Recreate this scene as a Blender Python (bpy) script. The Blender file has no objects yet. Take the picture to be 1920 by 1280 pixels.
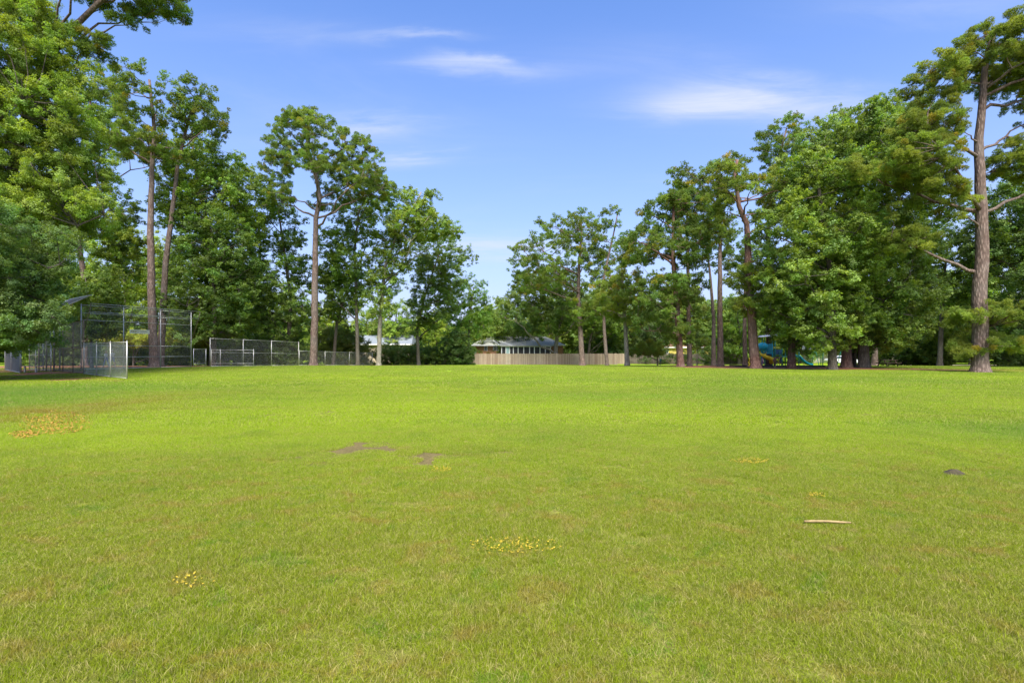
import bpy, math, random
import numpy as np
from mathutils import Vector, Matrix

# ------------------------------------------------------------------ camera, sky, sun, exposure
S = bpy.context.scene
CAMZ, HOR, F = 1.5, 659.0, 960.0
cam_d = bpy.data.cameras.new('camera'); cam = bpy.data.objects.new('camera', cam_d)
S.collection.objects.link(cam); S.camera = cam
cam_d.sensor_width = 36; cam_d.lens = 18; cam_d.clip_start = 0.05; cam_d.clip_end = 3000
cam_d.shift_y = (HOR - 640) / 1920
cam.location = (0, 0, CAMZ); cam.rotation_euler = (math.radians(90), 0, 0)

SUN_EL, SUN_AZ = 52, 176          # azimuth clockwise from +Y: behind the camera, a little to the left
W = bpy.data.worlds.new('World'); S.world = W; W.use_nodes = True
SKY_STRENGTH = 0.115
sun_d = bpy.data.lights.new('sun', 'SUN'); sun_d.energy = 3.6; sun_d.angle = math.radians(32); sun_d.color = (1, .95, .86)
sun = bpy.data.objects.new('sun', sun_d); S.collection.objects.link(sun)
az, el = math.radians(SUN_AZ), math.radians(SUN_EL)
to_sun = Vector((math.sin(az) * math.cos(el), math.cos(az) * math.cos(el), math.sin(el)))
sun.rotation_euler = to_sun.to_track_quat('Z', 'Y').to_euler(); sun.location = to_sun * 50
S.view_settings.view_transform = 'Standard'; S.view_settings.look = 'None'
S.view_settings.gamma = 1; S.view_settings.use_curve_mapping = False
S.view_settings.exposure = 1.42
S.cycles.max_bounces = 8; S.cycles.diffuse_bounces = 5; S.cycles.transmission_bounces = 4; S.cycles.transparent_max_bounces = 8
S.cycles.use_adaptive_sampling = True

# ------------------------------------------------------------------ node helpers
class NT:
    def __init__(self, tree): self.t = tree; self.n = tree.nodes; self.l = tree.links
    def node(self, typ, **kw):
        n = self.n.new(typ)
        for k, v in kw.items(): setattr(n, k, v)
        return n
    def put(self, sock, v):
        if isinstance(v, bpy.types.NodeSocket): self.l.new(v, sock)
        elif v is not None:
            try: sock.default_value = v
            except Exception: sock.default_value = tuple(v) + (1,) if len(v) == 3 else v
    def math(self, op, a, b=None, c=None, clamp=False):
        n = self.node('ShaderNodeMath', operation=op, use_clamp=clamp)
        self.put(n.inputs[0], a)
        if b is not None: self.put(n.inputs[1], b)
        if c is not None: self.put(n.inputs[2], c)
        return n.outputs[0]
    def mix(self, f, a, b, blend='MIX'):
        n = self.node('ShaderNodeMix', data_type='RGBA', blend_type=blend)
        self.put(n.inputs[0], f)
        for s, v in ((n.inputs[6], a), (n.inputs[7], b)):
            self.put(s, v if isinstance(v, bpy.types.NodeSocket) else tuple(v)[:3] + (1,))
        return n.outputs[2]
    def noise(self, vec, scale, detail=3, rough=.55, dist=0, dim='3D'):
        n = self.node('ShaderNodeTexNoise', noise_dimensions=dim)
        self.put(n.inputs['Vector'], vec); n.inputs['Scale'].default_value = scale
        n.inputs['Detail'].default_value = detail; n.inputs['Roughness'].default_value = rough; n.inputs['Distortion'].default_value = dist
        return n.outputs['Fac']
    def ramp(self, f, lo, hi):      # clamped linear remap
        n = self.node('ShaderNodeMapRange', clamp=True)
        self.put(n.inputs[0], f); n.inputs[1].default_value = lo; n.inputs[2].default_value = hi
        return n.outputs[0]
    def sm(self, f, lo, hi):
        n = self.node('ShaderNodeMapRange', clamp=True, interpolation_type='SMOOTHSTEP')
        self.put(n.inputs[0], f); n.inputs[1].default_value = lo; n.inputs[2].default_value = hi
        return n.outputs[0]
    def vmul(self, v, xyz):
        n = self.node('ShaderNodeVectorMath', operation='MULTIPLY'); self.put(n.inputs[0], v); n.inputs[1].default_value = xyz
        return n.outputs[0]
    def xyz(self, v):
        n = self.node('ShaderNodeSeparateXYZ'); self.put(n.inputs[0], v); return n.outputs
    def ell(self, x, y, cx, cy, rx, ry):   # soft 0..1 ellipse
        a = self.math('DIVIDE', self.math('SUBTRACT', x, cx), rx); b = self.math('DIVIDE', self.math('SUBTRACT', y, cy), ry)
        d = self.math('ADD', self.math('MULTIPLY', a, a), self.math('MULTIPLY', b, b))
        return self.math('POWER', 2.718, self.math('MULTIPLY', d, -1.0))

def build_world():
    nt = NT(W.node_tree); W.node_tree.nodes.clear()
    out = nt.node('ShaderNodeOutputWorld'); bg = nt.node('ShaderNodeBackground')
    sky = nt.node('ShaderNodeTexSky', sky_type='NISHITA', sun_disc=False)
    sky.sun_elevation = math.radians(SUN_EL); sky.sun_rotation = math.radians(SUN_AZ)
    sky.air_density = 1.0; sky.dust_density = 1.6; sky.ozone_density = 1.6; sky.altitude = 20
    tc = nt.node('ShaderNodeTexCoord').outputs['Generated']
    x, y, z = nt.xyz(tc)
    yy = nt.math('MAXIMUM', y, 0.02)
    u = nt.math('DIVIDE', x, yy); v = nt.math('DIVIDE', z, yy)
    front = nt.sm(y, .1, .4)
    # streaky noise on a cloud layer overhead
    zz = nt.math('ADD', nt.math('MAXIMUM', z, 0), .12)
    cb = nt.node('ShaderNodeCombineXYZ'); nt.put(cb.inputs[0], nt.math('DIVIDE', x, zz)); nt.put(cb.inputs[1], nt.math('DIVIDE', y, zz))
    lay = cb.outputs[0]
    n1 = nt.noise(nt.vmul(lay, (.5, 1.0, 1)), 1.3, 6, .6, .6)
    n2 = nt.noise(nt.vmul(lay, (.35, 1.6, 1)), 3.2, 6, .65, .9)
    gen = nt.math('MULTIPLY', nt.sm(n1, .52, .8), .32)
    cu = nt.node('ShaderNodeCombineXYZ'); nt.put(cu.inputs[0], u); nt.put(cu.inputs[1], v)
    wob = nt.noise(nt.vmul(cu.outputs[0], (2.2, 9, 1)), 1.6, 6, .6, .8)
    du = nt.math('ADD', u, nt.math('MULTIPLY', nt.math('SUBTRACT', wob, .5), .16))
    dv = nt.math('ADD', v, nt.math('MULTIPLY', nt.math('SUBTRACT', wob, .5), .07))
    tot = None
    for (px, py, rx, ry, s) in ((915, 128, 125, 17, .5), (1400, 198, 190, 36, .5), (1330, 160, 110, 40, .2), (1500, 215, 160, 30, .25),
                                (690, 235, 90, 18, .7), (770, 296, 60, 11, .7), (780, 68, 90, 9, .42), (1480, 180, 190, 26, .35), (1270, 205, 70, 30, .3), (830, 118, 90, 14, .3), (560, 60, 200, 25, .16),
                                (930, 465, 170, 26, .6), (650, 250, 260, 60, .13), (1200, 110, 200, 40, .12), (1800, 15, 240, 30, .25)):
        e = nt.math('MULTIPLY', nt.ell(du, dv, (px - 960) / F, (HOR - py) / F, rx / F, ry / F), s)
        tot = e if tot is None else nt.math('ADD', tot, e)
    tot = nt.math('MULTIPLY', nt.math('MULTIPLY', tot, front), nt.ramp(n2, .25, .62))
    dens = nt.math('MINIMUM', nt.math('ADD', tot, nt.math('MULTIPLY', gen, .6)), .9)
    hz = nt.math('POWER', nt.math('SUBTRACT', 1.0, nt.math('MAXIMUM', z, 0)), 2.3)
    hsv = nt.node('ShaderNodeHueSaturation'); hsv.inputs['Saturation'].default_value = 1.3; hsv.inputs['Value'].default_value = .89
    nt.put(hsv.inputs['Color'], sky.outputs[0])
    tint = nt.mix(1.0, hsv.outputs[0], (1.02, .98, 1.17), 'MULTIPLY')
    veil = nt.mix(nt.math('MULTIPLY', hz, .85), tint, (1.9, 2.1, 3.15))
    col = nt.mix(dens, veil, (2.6, 2.8, 3.35))
    nt.put(bg.inputs['Color'], col); bg.inputs['Strength'].default_value = SKY_STRENGTH
    nt.l.new(bg.outputs[0], out.inputs[0])
build_world()

# ------------------------------------------------------------------ materials
def new_mat(name):
    m = bpy.data.materials.new(name); m.use_nodes = True; m.node_tree.nodes.clear()
    nt = NT(m.node_tree); out = nt.node('ShaderNodeOutputMaterial')
    return m, nt, out
def principled(nt, out, col, rough=.8, bump=None, bs=.3, bd=.02, metal=0, spec=.3):
    p = nt.node('ShaderNodeBsdfPrincipled'); nt.put(p.inputs['Base Color'], col if isinstance(col, bpy.types.NodeSocket) else tuple(col) + (1,))
    nt.put(p.inputs['Roughness'], rough); p.inputs['Metallic'].default_value = metal; p.inputs['Specular IOR Level'].default_value = spec
    if bump is not None:
        b = nt.node('ShaderNodeBump'); b.inputs['Strength'].default_value = bs; b.inputs['Distance'].default_value = bd
        nt.put(b.inputs['Height'], bump); nt.l.new(b.outputs[0], p.inputs['Normal'])
    nt.l.new(p.outputs[0], out.inputs[0]); return p
def simple(name, col, rough=.7, var=.25, scale=3, metal=0, bs=.2, spec=.3):
    m, nt, out = new_mat(name)
    pos = nt.node('ShaderNodeNewGeometry').outputs['Position']
    n = nt.noise(pos, scale, 5, .6)
    c = nt.mix(nt.ramp(n, .3, .7), [v * (1 - var) for v in col], [min(1, v * (1 + var)) for v in col])
    principled(nt, out, c, rough, n, bs, .01, metal, spec); return m

def turf_colour(nt, pos):
    x, y, z = nt.xyz(pos)
    flat = nt.vmul(pos, (1, 1, 0))
    n1 = nt.noise(flat, .16, 3, .5); n2 = nt.noise(flat, .9, 4, .6); n3 = nt.noise(flat, 4.5, 3, .6)
    bright = (.33, .455, .010); deep = (.125, .25, .012); olive = (.23, .285, .014); straw = (.42, .35, .12)
    c = nt.mix(nt.ramp(n1, .32, .68), bright, (.21, .33, .014))
    c = nt.mix(nt.math('MULTIPLY', nt.sm(n2, .48, .72), .55), c, deep)
    near = nt.math('MULTIPLY', nt.sm(y, 9.5, 3.5), .85)
    c = nt.mix(near, c, olive)
    c = nt.mix(nt.math('MULTIPLY', nt.sm(n3, .5, .75), nt.math('MULTIPLY', nt.sm(n2, .62, .35), .75)), c, straw)
    pn = nt.noise(nt.vmul(flat, (1, 1.2, 1)), 2.1, 5, .7, .6); yn = nt.sm(y, 11, 4)
    c = nt.mix(nt.math('MULTIPLY', nt.math('MULTIPLY', nt.sm(pn, .52, .64), yn), .62), c, (.34, .25, .05))
    c = nt.mix(nt.math('MULTIPLY', nt.math('MULTIPLY', nt.sm(pn, .44, .33), yn), .7), c, (.13, .27, .012))
    for (cx, cy, rx, ry, s) in ((-3, 13.5, 9, 2.6, .6), (4, 16, 8, 2.2, .5), (-9, 9, 5, 2, .4)):
        c = nt.mix(nt.math('MULTIPLY', nt.ell(x, y, cx, cy, rx, ry), s), c, (.34, .50, .008))
    # greener stands of another grass
    for (cx, cy, rx, ry, s) in ((-18, 19, 5, 6, .75), (10.5, 9.6, 3.5, 1.6, .6), (6, 17, 7, 3, .45), (-14.5, 14, 2.5, 2.5, .5), (0, 26, 6, 3, .25), (14, 26, 9, 6, .4)):
        c = nt.mix(nt.math('MULTIPLY', nt.ell(x, y, cx, cy, rx, ry), s), c, (.095, .26, .022))
    # worn yellow track on the left and paler far turf
    c = nt.mix(nt.math('MULTIPLY', nt.ell(x, y, -11.5, 13, 1.6, 4.5), nt.sm(n2, .3, .6)), c, (.27, .23, .025))
    far = nt.sm(y, 22, 48)
    c = nt.mix(nt.math('MULTIPLY', far, .4), c, (.21, .32, .03))
    streak = nt.noise(nt.vmul(pos, (.05, .5, 0)), 1.0, 4, .6)
    c = nt.mix(nt.math('MULTIPLY', nt.sm(streak, .48, .72), .55), c, (.26, .30, .03))
    return c, n2, n3

def mat_ground():
    m, nt, out = new_mat('turf')
    pos = nt.node('ShaderNodeNewGeometry').outputs['Position']
    c, n2, n3 = turf_colour(nt, pos)
    f = nt.noise(pos, 22, 5, .7); x, y, z = nt.xyz(pos)
    soil = nt.mix(nt.ramp(f, .3, .7), (.12, .10, .03), (.22, .24, .04))
    c2 = nt.mix(nt.sm(y, 14, 40), soil, c)
    wn = nt.noise(pos, 2.6, 5, .7)
    for (wx, wy, wr_, wq) in ((-2.26, 8.05, .85, .6), (-2.72, 7.1, .45, .4), (-1.13, 7.3, .65, .5), (-.2, 7.54, .4, .35)):
        soil = nt.mix(nt.math('MULTIPLY', nt.sm(nt.math('ADD', nt.ell(x, y, wx, wy, wr_, wq), nt.math('SUBTRACT', wn, .5)), .3, .6), .9), soil, nt.mix(nt.ramp(f, .3, .7), (.085, .062, .028), (.19, .145, .065)))
    c2 = nt.mix(nt.sm(y, 14, 40), soil, c)
    fine = nt.noise(nt.vmul(pos, (1, .35, 1)), 5.0, 6, .75)
    c3 = nt.mix(nt.ramp(fine, .3, .7), nt.mix(1, c2, (.72, .78, .7), 'MULTIPLY'), c2)
    principled(nt, out, c3, .95, fine, .5, .06, spec=.1); return m
def mat_blade():
    m, nt, out = new_mat('grass_blade')
    pos = nt.node('ShaderNodeNewGeometry').outputs['Position']
    c, n2, n3 = turf_colour(nt, pos)
    a = nt.node('ShaderNodeAttribute', attribute_name='lv').outputs['Fac']
    c = nt.mix(nt.math('MULTIPLY', nt.sm(a, .76, .80), .8), c, (.36, .31, .13))
    v = nt.math('ADD', .62, nt.math('MULTIPLY', nt.ramp(a, 0, .8), .7))
    mul = nt.node('ShaderNodeVectorMath', operation='SCALE'); nt.put(mul.inputs[0], c); nt.put(mul.inputs['Scale'], v)
    c = mul.outputs[0]
    d = nt.node('ShaderNodeBsdfPrincipled'); nt.put(d.inputs['Base Color'], c); d.inputs['Roughness'].default_value = .7; d.inputs['Specular IOR Level'].default_value = .1
    t = nt.node('ShaderNodeBsdfTranslucent'); nt.put(t.inputs[0], c)
    mx = nt.node('ShaderNodeMixShader'); mx.inputs[0].default_value = .45
    nt.l.new(d.outputs[0], mx.inputs[1]); nt.l.new(t.outputs[0], mx.inputs[2]); nt.l.new(mx.outputs[0], out.inputs[0]); return m
def mat_leaf():
    m, nt, out = new_mat('leaf')
    tint = nt.node('ShaderNodeAttribute', attribute_name='tint', attribute_type='INSTANCER').outputs['Color']
    a = nt.node('ShaderNodeAttribute', attribute_name='lv').outputs['Fac']
    v = nt.math('ADD', .7, nt.math('MULTIPLY', a, .6))
    mul = nt.node('ShaderNodeVectorMath', operation='SCALE'); nt.put(mul.inputs[0], tint); nt.put(mul.inputs['Scale'], v)
    c = mul.outputs[0]
    d = nt.node('ShaderNodeBsdfPrincipled'); nt.put(d.inputs['Base Color'], c); d.inputs['Roughness'].default_value = .5; d.inputs['Specular IOR Level'].default_value = .35
    t = nt.node('ShaderNodeBsdfTranslucent'); nt.put(t.inputs[0], nt.mix(1, c, (1.35, 1.3, .4), 'MULTIPLY'))
    mx = nt.node('ShaderNodeMixShader'); mx.inputs[0].default_value = .48
    nt.l.new(d.outputs[0], mx.inputs[1]); nt.l.new(t.outputs[0], mx.inputs[2]); nt.l.new(mx.outputs[0], out.inputs[0]); return m
def mat_bark(name, dark, light, sc=1.0):
    m, nt, out = new_mat(name)
    pos = nt.node('ShaderNodeNewGeometry').outputs['Position']
    v = nt.node('ShaderNodeTexVoronoi'); v.inputs['Scale'].default_value = 5.5 * sc; nt.put(v.inputs['Vector'], nt.vmul(pos, (1.6, 1.6, .45)))
    n = nt.noise(nt.vmul(pos, (1, 1, .3)), 9, 5, .7); big = nt.noise(pos, .5, 3, .6)
    h = nt.math('MULTIPLY', nt.ramp(v.outputs['Distance'], 0.0, .6), -1.0)
    f = nt.math('ADD', nt.math('MULTIPLY', nt.ramp(v.outputs['Distance'], .05, .6), -.6), nt.math('ADD', n, .15), clamp=True)
    c = nt.mix(f, dark, light)
    c = nt.mix(nt.math('MULTIPLY', nt.ramp(big, .4, .7), .35), c, (.19, .18, .16))
    principled(nt, out, c, .9, nt.math('ADD', h, nt.math('MULTIPLY', n, .5)), .8, .04, spec=.15); return m
def mat_mulch():
    m, nt, out = new_mat('pine_straw')
    pos = nt.node('ShaderNodeNewGeometry').outputs['Position']
    n = nt.noise(pos, 2.2, 5, .7); f = nt.noise(pos, 14, 4, .7)
    c = nt.mix(nt.ramp(n, .35, .65), (.17, .075, .04), (.33, .17, .09))
    c = nt.mix(nt.math('MULTIPLY', nt.ramp(f, .45, .8), .6), c, (.06, .035, .02))
    principled(nt, out, c, .95, f, .6, .04, spec=.1); return m
def mat_dirt():
    m, nt, out = new_mat('bare_dirt')
    pos = nt.node('ShaderNodeNewGeometry').outputs['Position']
    n = nt.noise(pos, 3.5, 5, .7); f = nt.noise(pos, 40, 4, .7)
    c = nt.mix(nt.ramp(n, .35, .65), (.10, .07, .03), (.19, .14, .06))
    c = nt.mix(nt.math('MULTIPLY', nt.ramp(f, .5, .8), .7), c, (.20, .165, .09))
    principled(nt, out, c, .95, f, .6, .02, spec=.1); return m
def mat_roof(name, c0):
    m, nt, out = new_mat(name)
    pos = nt.node('ShaderNodeNewGeometry').outputs['Position']
    x, y, z = nt.xyz(pos)
    n = nt.noise(nt.vmul(pos, (1, 1, 6)), 3, 4, .7)
    rows = nt.math('FRACT', nt.math('MULTIPLY', z, 9.0))
    c = nt.mix(nt.ramp(n, .3, .7), [v * .75 for v in c0], [v * 1.2 for v in c0])
    c = nt.mix(nt.math('MULTIPLY', nt.sm(rows, .2, .0), .35), c, [v * .5 for v in c0])
    principled(nt, out, c, .9, n, .3, .01, spec=.15); return m
def mat_brick():
    m, nt, out = new_mat('brick')
    pos = nt.node('ShaderNodeNewGeometry').outputs['Position']
    x, y, z = nt.xyz(pos)
    cb = nt.node('ShaderNodeCombineXYZ'); nt.put(cb.inputs[0], nt.math('ADD', x, y)); nt.put(cb.inputs[1], z)
    b = nt.node('ShaderNodeTexBrick'); nt.put(b.inputs['Vector'], cb.outputs[0]); b.inputs['Scale'].default_value = 1
    b.inputs['Brick Width'].default_value = .21; b.inputs['Row Height'].default_value = .075; b.inputs['Mortar Size'].default_value = .01
    b.inputs['Color1'].default_value = (.52, .21, .08, 1); b.inputs['Color2'].default_value = (.40, .15, .06, 1); b.inputs['Mortar'].default_value = (.4, .35, .28, 1)
    n = nt.noise(pos, 1.5, 3, .6)
    principled(nt, out, nt.mix(nt.math('MULTIPLY', n, .5), b.outputs['Color'], (.45, .2, .1)), .9, b.outputs['Fac'], .3, .01); return m
def mat_wood(name, a, b_, board=.14):
    m, nt, out = new_mat(name)
    at = nt.node('ShaderNodeAttribute', attribute_name='lv').outputs['Fac']
    pos = nt.node('ShaderNodeNewGeometry').outputs['Position']
    n = nt.noise(nt.vmul(pos, (14, 14, .8)), 1.5, 5, .7)
    stain = nt.noise(nt.vmul(pos, (.5, .5, 1)), 1.2, 3, .6)
    c = nt.mix(at, a, b_); c = nt.mix(nt.math('MULTIPLY', nt.ramp(n, .35, .7), .45), c, [v * .55 for v in a])
    c = nt.mix(nt.math('MULTIPLY', nt.sm(stain, .5, .75), .4), c, (.2, .17, .14))
    principled(nt, out, c, .85, n, .4, .01, spec=.2); return m
M = dict(
    ground=mat_ground(), blade=mat_blade(), leaf=mat_leaf(), mulch=mat_mulch(), dirt=mat_dirt(),
    pine_bark=mat_bark('pine_bark', (.09, .062, .05), (.32, .24, .195)),
    red_bark=mat_bark('red_pine_bark', (.10, .052, .04), (.34, .205, .155)),
    grey_bark=mat_bark('grey_bark', (.06, .05, .038), (.21, .18, .145), 1.4),
    pale_bark=mat_bark('pale_bark', (.16, .14, .11), (.42, .39, .32), .8),
    galv=simple('galvanised_steel', (.48, .48, .44), .45, .15, 2, .55), rust=simple('rusted_pipe', (.20, .15, .11), .7, .35, 3, .3),
    wire=simple('fence_wire', (.36, .37, .35), .5, .15, 2, .4), darkwire=simple('dark_fence_wire', (.26, .22, .18), .6, .2, 2, .3),
    sign=simple('sign_board', (.6, .6, .42), .6, .1), signtext=simple('sign_print', (.33, .26, .10), .6, .1),
    fence=mat_wood('weathered_fence', (.22, .155, .11), (.44, .36, .27)), darkfence=mat_wood('dark_fence', (.07, .06, .045), (.14, .12, .09)),
    roof=mat_roof('grey_shingle', (.36, .37, .33)), roof2=mat_roof('blue_grey_shingle', (.19, .22, .25)), roof3=mat_roof('brown_shingle', (.3, .2, .13)),
    brick=mat_brick(), white=simple('white_trim', (.78, .78, .76), .5, .05), cream=simple('cream_siding', (.62, .6, .48), .7, .08),
    yellow=simple('yellow_wall', (.72, .58, .16), .7, .1), glass=simple('window_glass', (.03, .04, .045), .12, .3, 1, 0, .0, .6),
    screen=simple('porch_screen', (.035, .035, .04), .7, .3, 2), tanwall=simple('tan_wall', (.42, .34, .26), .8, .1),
    teal=simple('teal_plastic', (.02, .33, .48), .35, .15), navy=simple('navy_plastic', (.03, .09, .20), .4, .15),
    yplastic=simple('yellow_plastic', (.75, .55, .03), .35, .1), green=simple('green_post', (.03, .22, .17), .4, .1),
    limeplastic=simple('lime_plastic', (.55, .55, .09), .4, .1), shade=simple('shade_fabric', (.66, .68, .74), .8, .06),
    black=simple('black_border', (.025, .027, .03), .6, .2), table=simple('brown_table', (.08, .05, .035), .7, .3),
    stick=simple('stick_bark', (.27, .20, .09), .9, .3, 30), mound=simple('mound_soil', (.05, .042, .022), .95, .4, 30, 0, .6),
    litter=simple('yellowed_leaf', (.36, .27, .02), .7, .3, 20), litter2=simple('orange_dead_leaf', (.34, .18, .03), .8, .4, 20),
    skin=simple('skin', (.45, .27, .19), .6, .05), shoe=simple('shoe', (.5, .48, .45), .6, .1),
    car=simple('car_paint', (.60, .62, .65), .25, .03), tyre=simple('tyre', (.02, .02, .02), .8, .1),
    drive=simple('driveway_gravel', (.42, .33, .25), .95, .2, 2),
)

# ------------------------------------------------------------------ object helpers
def tag(o, label=None, cat=None, group=None, kind=None):
    for k, v in (('label', label), ('category', cat), ('group', group), ('kind', kind)):
        if v: o[k] = v
    return o
def link(o, parent=None):
    S.collection.objects.link(o)
    if parent is not None: o.parent = parent
    return o
def empty(name, loc=(0, 0, 0), rz=0):
    o = bpy.data.objects.new(name, None); o.location = loc; o.rotation_euler = (0, 0, rz); o.empty_display_size = .2
    return link(o)
class MB:
    """collects simple shapes into one mesh; lv = a random value per shape"""
    def __init__(s): s.v = []; s.f = []; s.a = []; s.m = []; s.mi = 0
    def add(s, vs, fs, lv=None):
        b = len(s.v); s.v += [tuple(p) for p in vs]; s.f += [tuple(i + b for i in f) for f in fs]
        r = random.random() if lv is None else lv
        s.a += [r] * len(fs); s.m += [s.mi] * len(fs); return s
    def box(s, x0, x1, y0, y1, z0, z1, lv=None):
        vs = [(x, y, z) for z in (z0, z1) for y in (y0, y1) for x in (x0, x1)]
        return s.add(vs, [(0, 2, 3, 1), (4, 5, 7, 6), (0, 1, 5, 4), (2, 6, 7, 3), (0, 4, 6, 2), (1, 3, 7, 5)], lv)
    def tube(s, pts, radii, n=8, cap=True, lv=None):
        pts = [Vector(p) for p in pts]; vs = []; fs = []
        if not hasattr(radii, '__len__'): radii = [radii] * len(pts)
        u = None
        for i, p in enumerate(pts):
            d = (pts[min(i + 1, len(pts) - 1)] - pts[max(i - 1, 0)]).normalized()
            if u is None: u = d.orthogonal().normalized()
            else:
                u = (u - d * u.dot(d)); u = u.normalized() if u.length > 1e-6 else d.orthogonal().normalized()
            w = d.cross(u)
            for k in range(n):
                a = 2 * math.pi * k / n
                vs.append(p + (u * math.cos(a) + w * math.sin(a)) * radii[i])
        for i in range(len(pts) - 1):
            for k in range(n):
                fs.append((i * n + k, i * n + (k + 1) % n, (i + 1) * n + (k + 1) % n, (i + 1) * n + k))
        if cap: fs.append(tuple(range(n))[::-1]); fs.append(tuple(range((len(pts) - 1) * n, len(pts) * n)))
        return s.add(vs, fs, lv)
    def build(s, name, mat, parent=None, smooth=False):
        me = bpy.data.meshes.new(name); me.from_pydata(s.v, [], s.f)
        for m in (mat if isinstance(mat, (list, tuple)) else [mat]): me.materials.append(m)
        at = me.attributes.new('lv', 'FLOAT', 'FACE'); at.data.foreach_set('value', s.a)
        if any(s.m): me.polygons.foreach_set('material_index', s.m)
        if smooth: me.polygons.foreach_set('use_smooth', [True] * len(s.f))
        me.update()
        return link(bpy.data.objects.new(name, me), parent)

def sst(t): t = min(max(t, 0), 1); return t * t * (3 - 2 * t)
def gz(x, y):
    z = -0.62 * sst((y - 46) / 40.0)
    z += .02 * math.sin(x * .9 + 1.3 * math.sin(y * .55)) * math.sin(y * 1.1 + .7) * sst((y - 1) / 4) * (1 - sst((y - 16) / 16))
    return z
def P(px, py, Y): return ((px - 960) / F * Y, Y, CAMZ + (HOR - py) / F * Y)
def XG(px, Y): x = (px - 960) / F * Y; return (x, Y, gz(x, Y))

# ------------------------------------------------------------------ ground
def warp(t, a, b): return a * t + b * t ** 5
def ground():
    n = 300; ts = np.linspace(-1, 1, n)
    xs = [warp(t, 24, 480) for t in ts]; ys = [warp(t, 24, 600) + 6 for t in ts]
    vs = [(x, y, gz(x, y)) for y in ys for x in xs]
    fs = [(j * n + i, j * n + i + 1, (j + 1) * n + i + 1, (j + 1) * n + i) for j in range(n - 1) for i in range(n - 1)]
    mb = MB(); mb.add(vs, fs, .5); o = mb.build('ground', M['ground'], smooth=True)
    tag(o, 'broad level lawn of mown yellow green grass running to the trees', None, None, 'structure')
ground()

def sheet(name, pts, mat, label, lift=.006, wob=.12, step=None):
    """irregular ground-hugging patch given by its outline"""
    rnd = random.Random(hash(label) % 1000 if False else len(label) * 7 + int(abs(pts[0][0]) * 10))
    cx = sum(p[0] for p in pts) / len(pts); cy = sum(p[1] for p in pts) / len(pts)
    out = []
    for i, p in enumerate(pts):
        q = pts[(i + 1) % len(pts)]; d = math.dist(p, q); k = max(2, int(d / (step or .5)))
        for j in range(k):
            t = j / k; out.append((p[0] + (q[0] - p[0]) * t + rnd.uniform(-wob, wob), p[1] + (q[1] - p[1]) * t + rnd.uniform(-wob, wob)))
    rings = 6; vs = [(cx, cy, gz(cx, cy) + lift)]; fs = []; n = len(out)
    for r in range(1, rings + 1):
        for (x, y) in out:
            X, Y = cx + (x - cx) * r / rings, cy + (y - cy) * r / rings
            vs.append((X, Y, gz(X, Y) + lift))
    for k in range(n):
        fs.append((0, 1 + k, 1 + (k + 1) % n))
        for r in range(rings - 1):
            a = 1 + r * n; b = a + n; fs.append((a + k, b + k, b + (k + 1) % n, a + (k + 1) % n))
    mb = MB(); mb.add(vs, fs, .5); o = mb.build(name, mat)
    return tag(o, label, None, None, 'structure')
def pxo(lst): # outline from ground pixels -> world ground points (place where the picture's ground lies)
    r = []
    for px, py in lst:
        Y = CAMZ * F / (py - HOR)
        for _ in range(12): Y = (CAMZ - gz(0, Y)) * F / (py - HOR)
        r.append(((px - 960) / F * Y, Y))
    return r
DSPEC = [(690, 834, 62, 7, 'large bare grey dirt patch in the lawn left of the middle'), (585, 858, 34, 4, 'bare dirt patch left of the large one'), (590, 872, 24, 4, 'small bare dirt patch nearest the camera below the large one'),
         (812, 848, 34, 4, 'thin brown dirt patch right of the large one'), (945, 848, 26, 4, 'rightmost faint dirt patch of the worn area'), (800, 866, 30, 4, 'brown bare patch beside the yellowed leaves'),
         (545, 852, 14, 2, 'tiny bare spot at the left end of the worn area'), (650, 846, 30, 3, 'narrow bare strip under the large dirt patch'), (745, 850, 24, 3, 'bare strip between the large patch and the brown one'), (880, 856, 28, 2.5, 'faint strip right of the brown bare patch')]
WORN = []
for (px, py, rx, ry) in ((690, 838, 100, 13), (592, 862, 55, 12), (812, 856, 75, 13), (935, 850, 45, 9)):
    Y_ = 1440 / (py - HOR); WORN.append(((px - 960) / F * Y_, Y_, rx / F * Y_, Y_ * ry / (py - HOR) ))
DIRT = []
for (px, py, rx, ry, lab) in DSPEC:
    rr = random.Random(px * 3 + py); d = pxo([(px + rx * .8 * rr.uniform(.45, 1.15) * math.cos(a), py + ry * rr.uniform(.5, 1.2) * math.sin(a)) for a in np.linspace(0, 2 * math.pi, 15)[:-1]]); DIRT.append(d)
sheet('bare_soil', [(-27.5, 33), (-24, 30), (-21.5, 27.6), (-20.3, 26.5), (-23, 26.3), (-28, 27.6), (-34, 30), (-40, 31), (-46, 33), (-50, 38), (-48, 44), (-36, 44), (-30, 37)], M['mulch'], 'reddish bare soil and pine straw round the left fences', .008, .5, .9)
sheet('infield_dirt', [(-27.5, 38), (-22, 40.5), (-19, 42), (-21, 45), (-29, 44), (-32, 41)], simple('tan_worn_turf', (.34, .27, .08), .95, .3, 1.2), 'worn tan streak in the grass before the backstop', .008, .5, .9)
sheet('straw_bed', [(-33, 46), (-30.5, 52.5), (-27.5, 58), (-25, 64), (-20, 75), (-10, 80), (-10, 86), (-26, 86), (-50, 70), (-60, 50), (-40, 44)], M['mulch'], 'red brown pine straw bed behind the left chain link fences', .01, .4, 1.5)
sheet('straw_bed', [(17, 45.5), (21, 43.5), (25, 41.5), (33, 41), (40, 38.5), (50, 36.5), (62, 36), (62, 38.5), (46, 39), (38, 42), (33, 47), (33, 66), (30, 72), (20, 70), (18, 55), (15, 49)], M['mulch'], 'red brown pine straw and chips under the trees and play area', .008, .35, 1.2)
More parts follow.
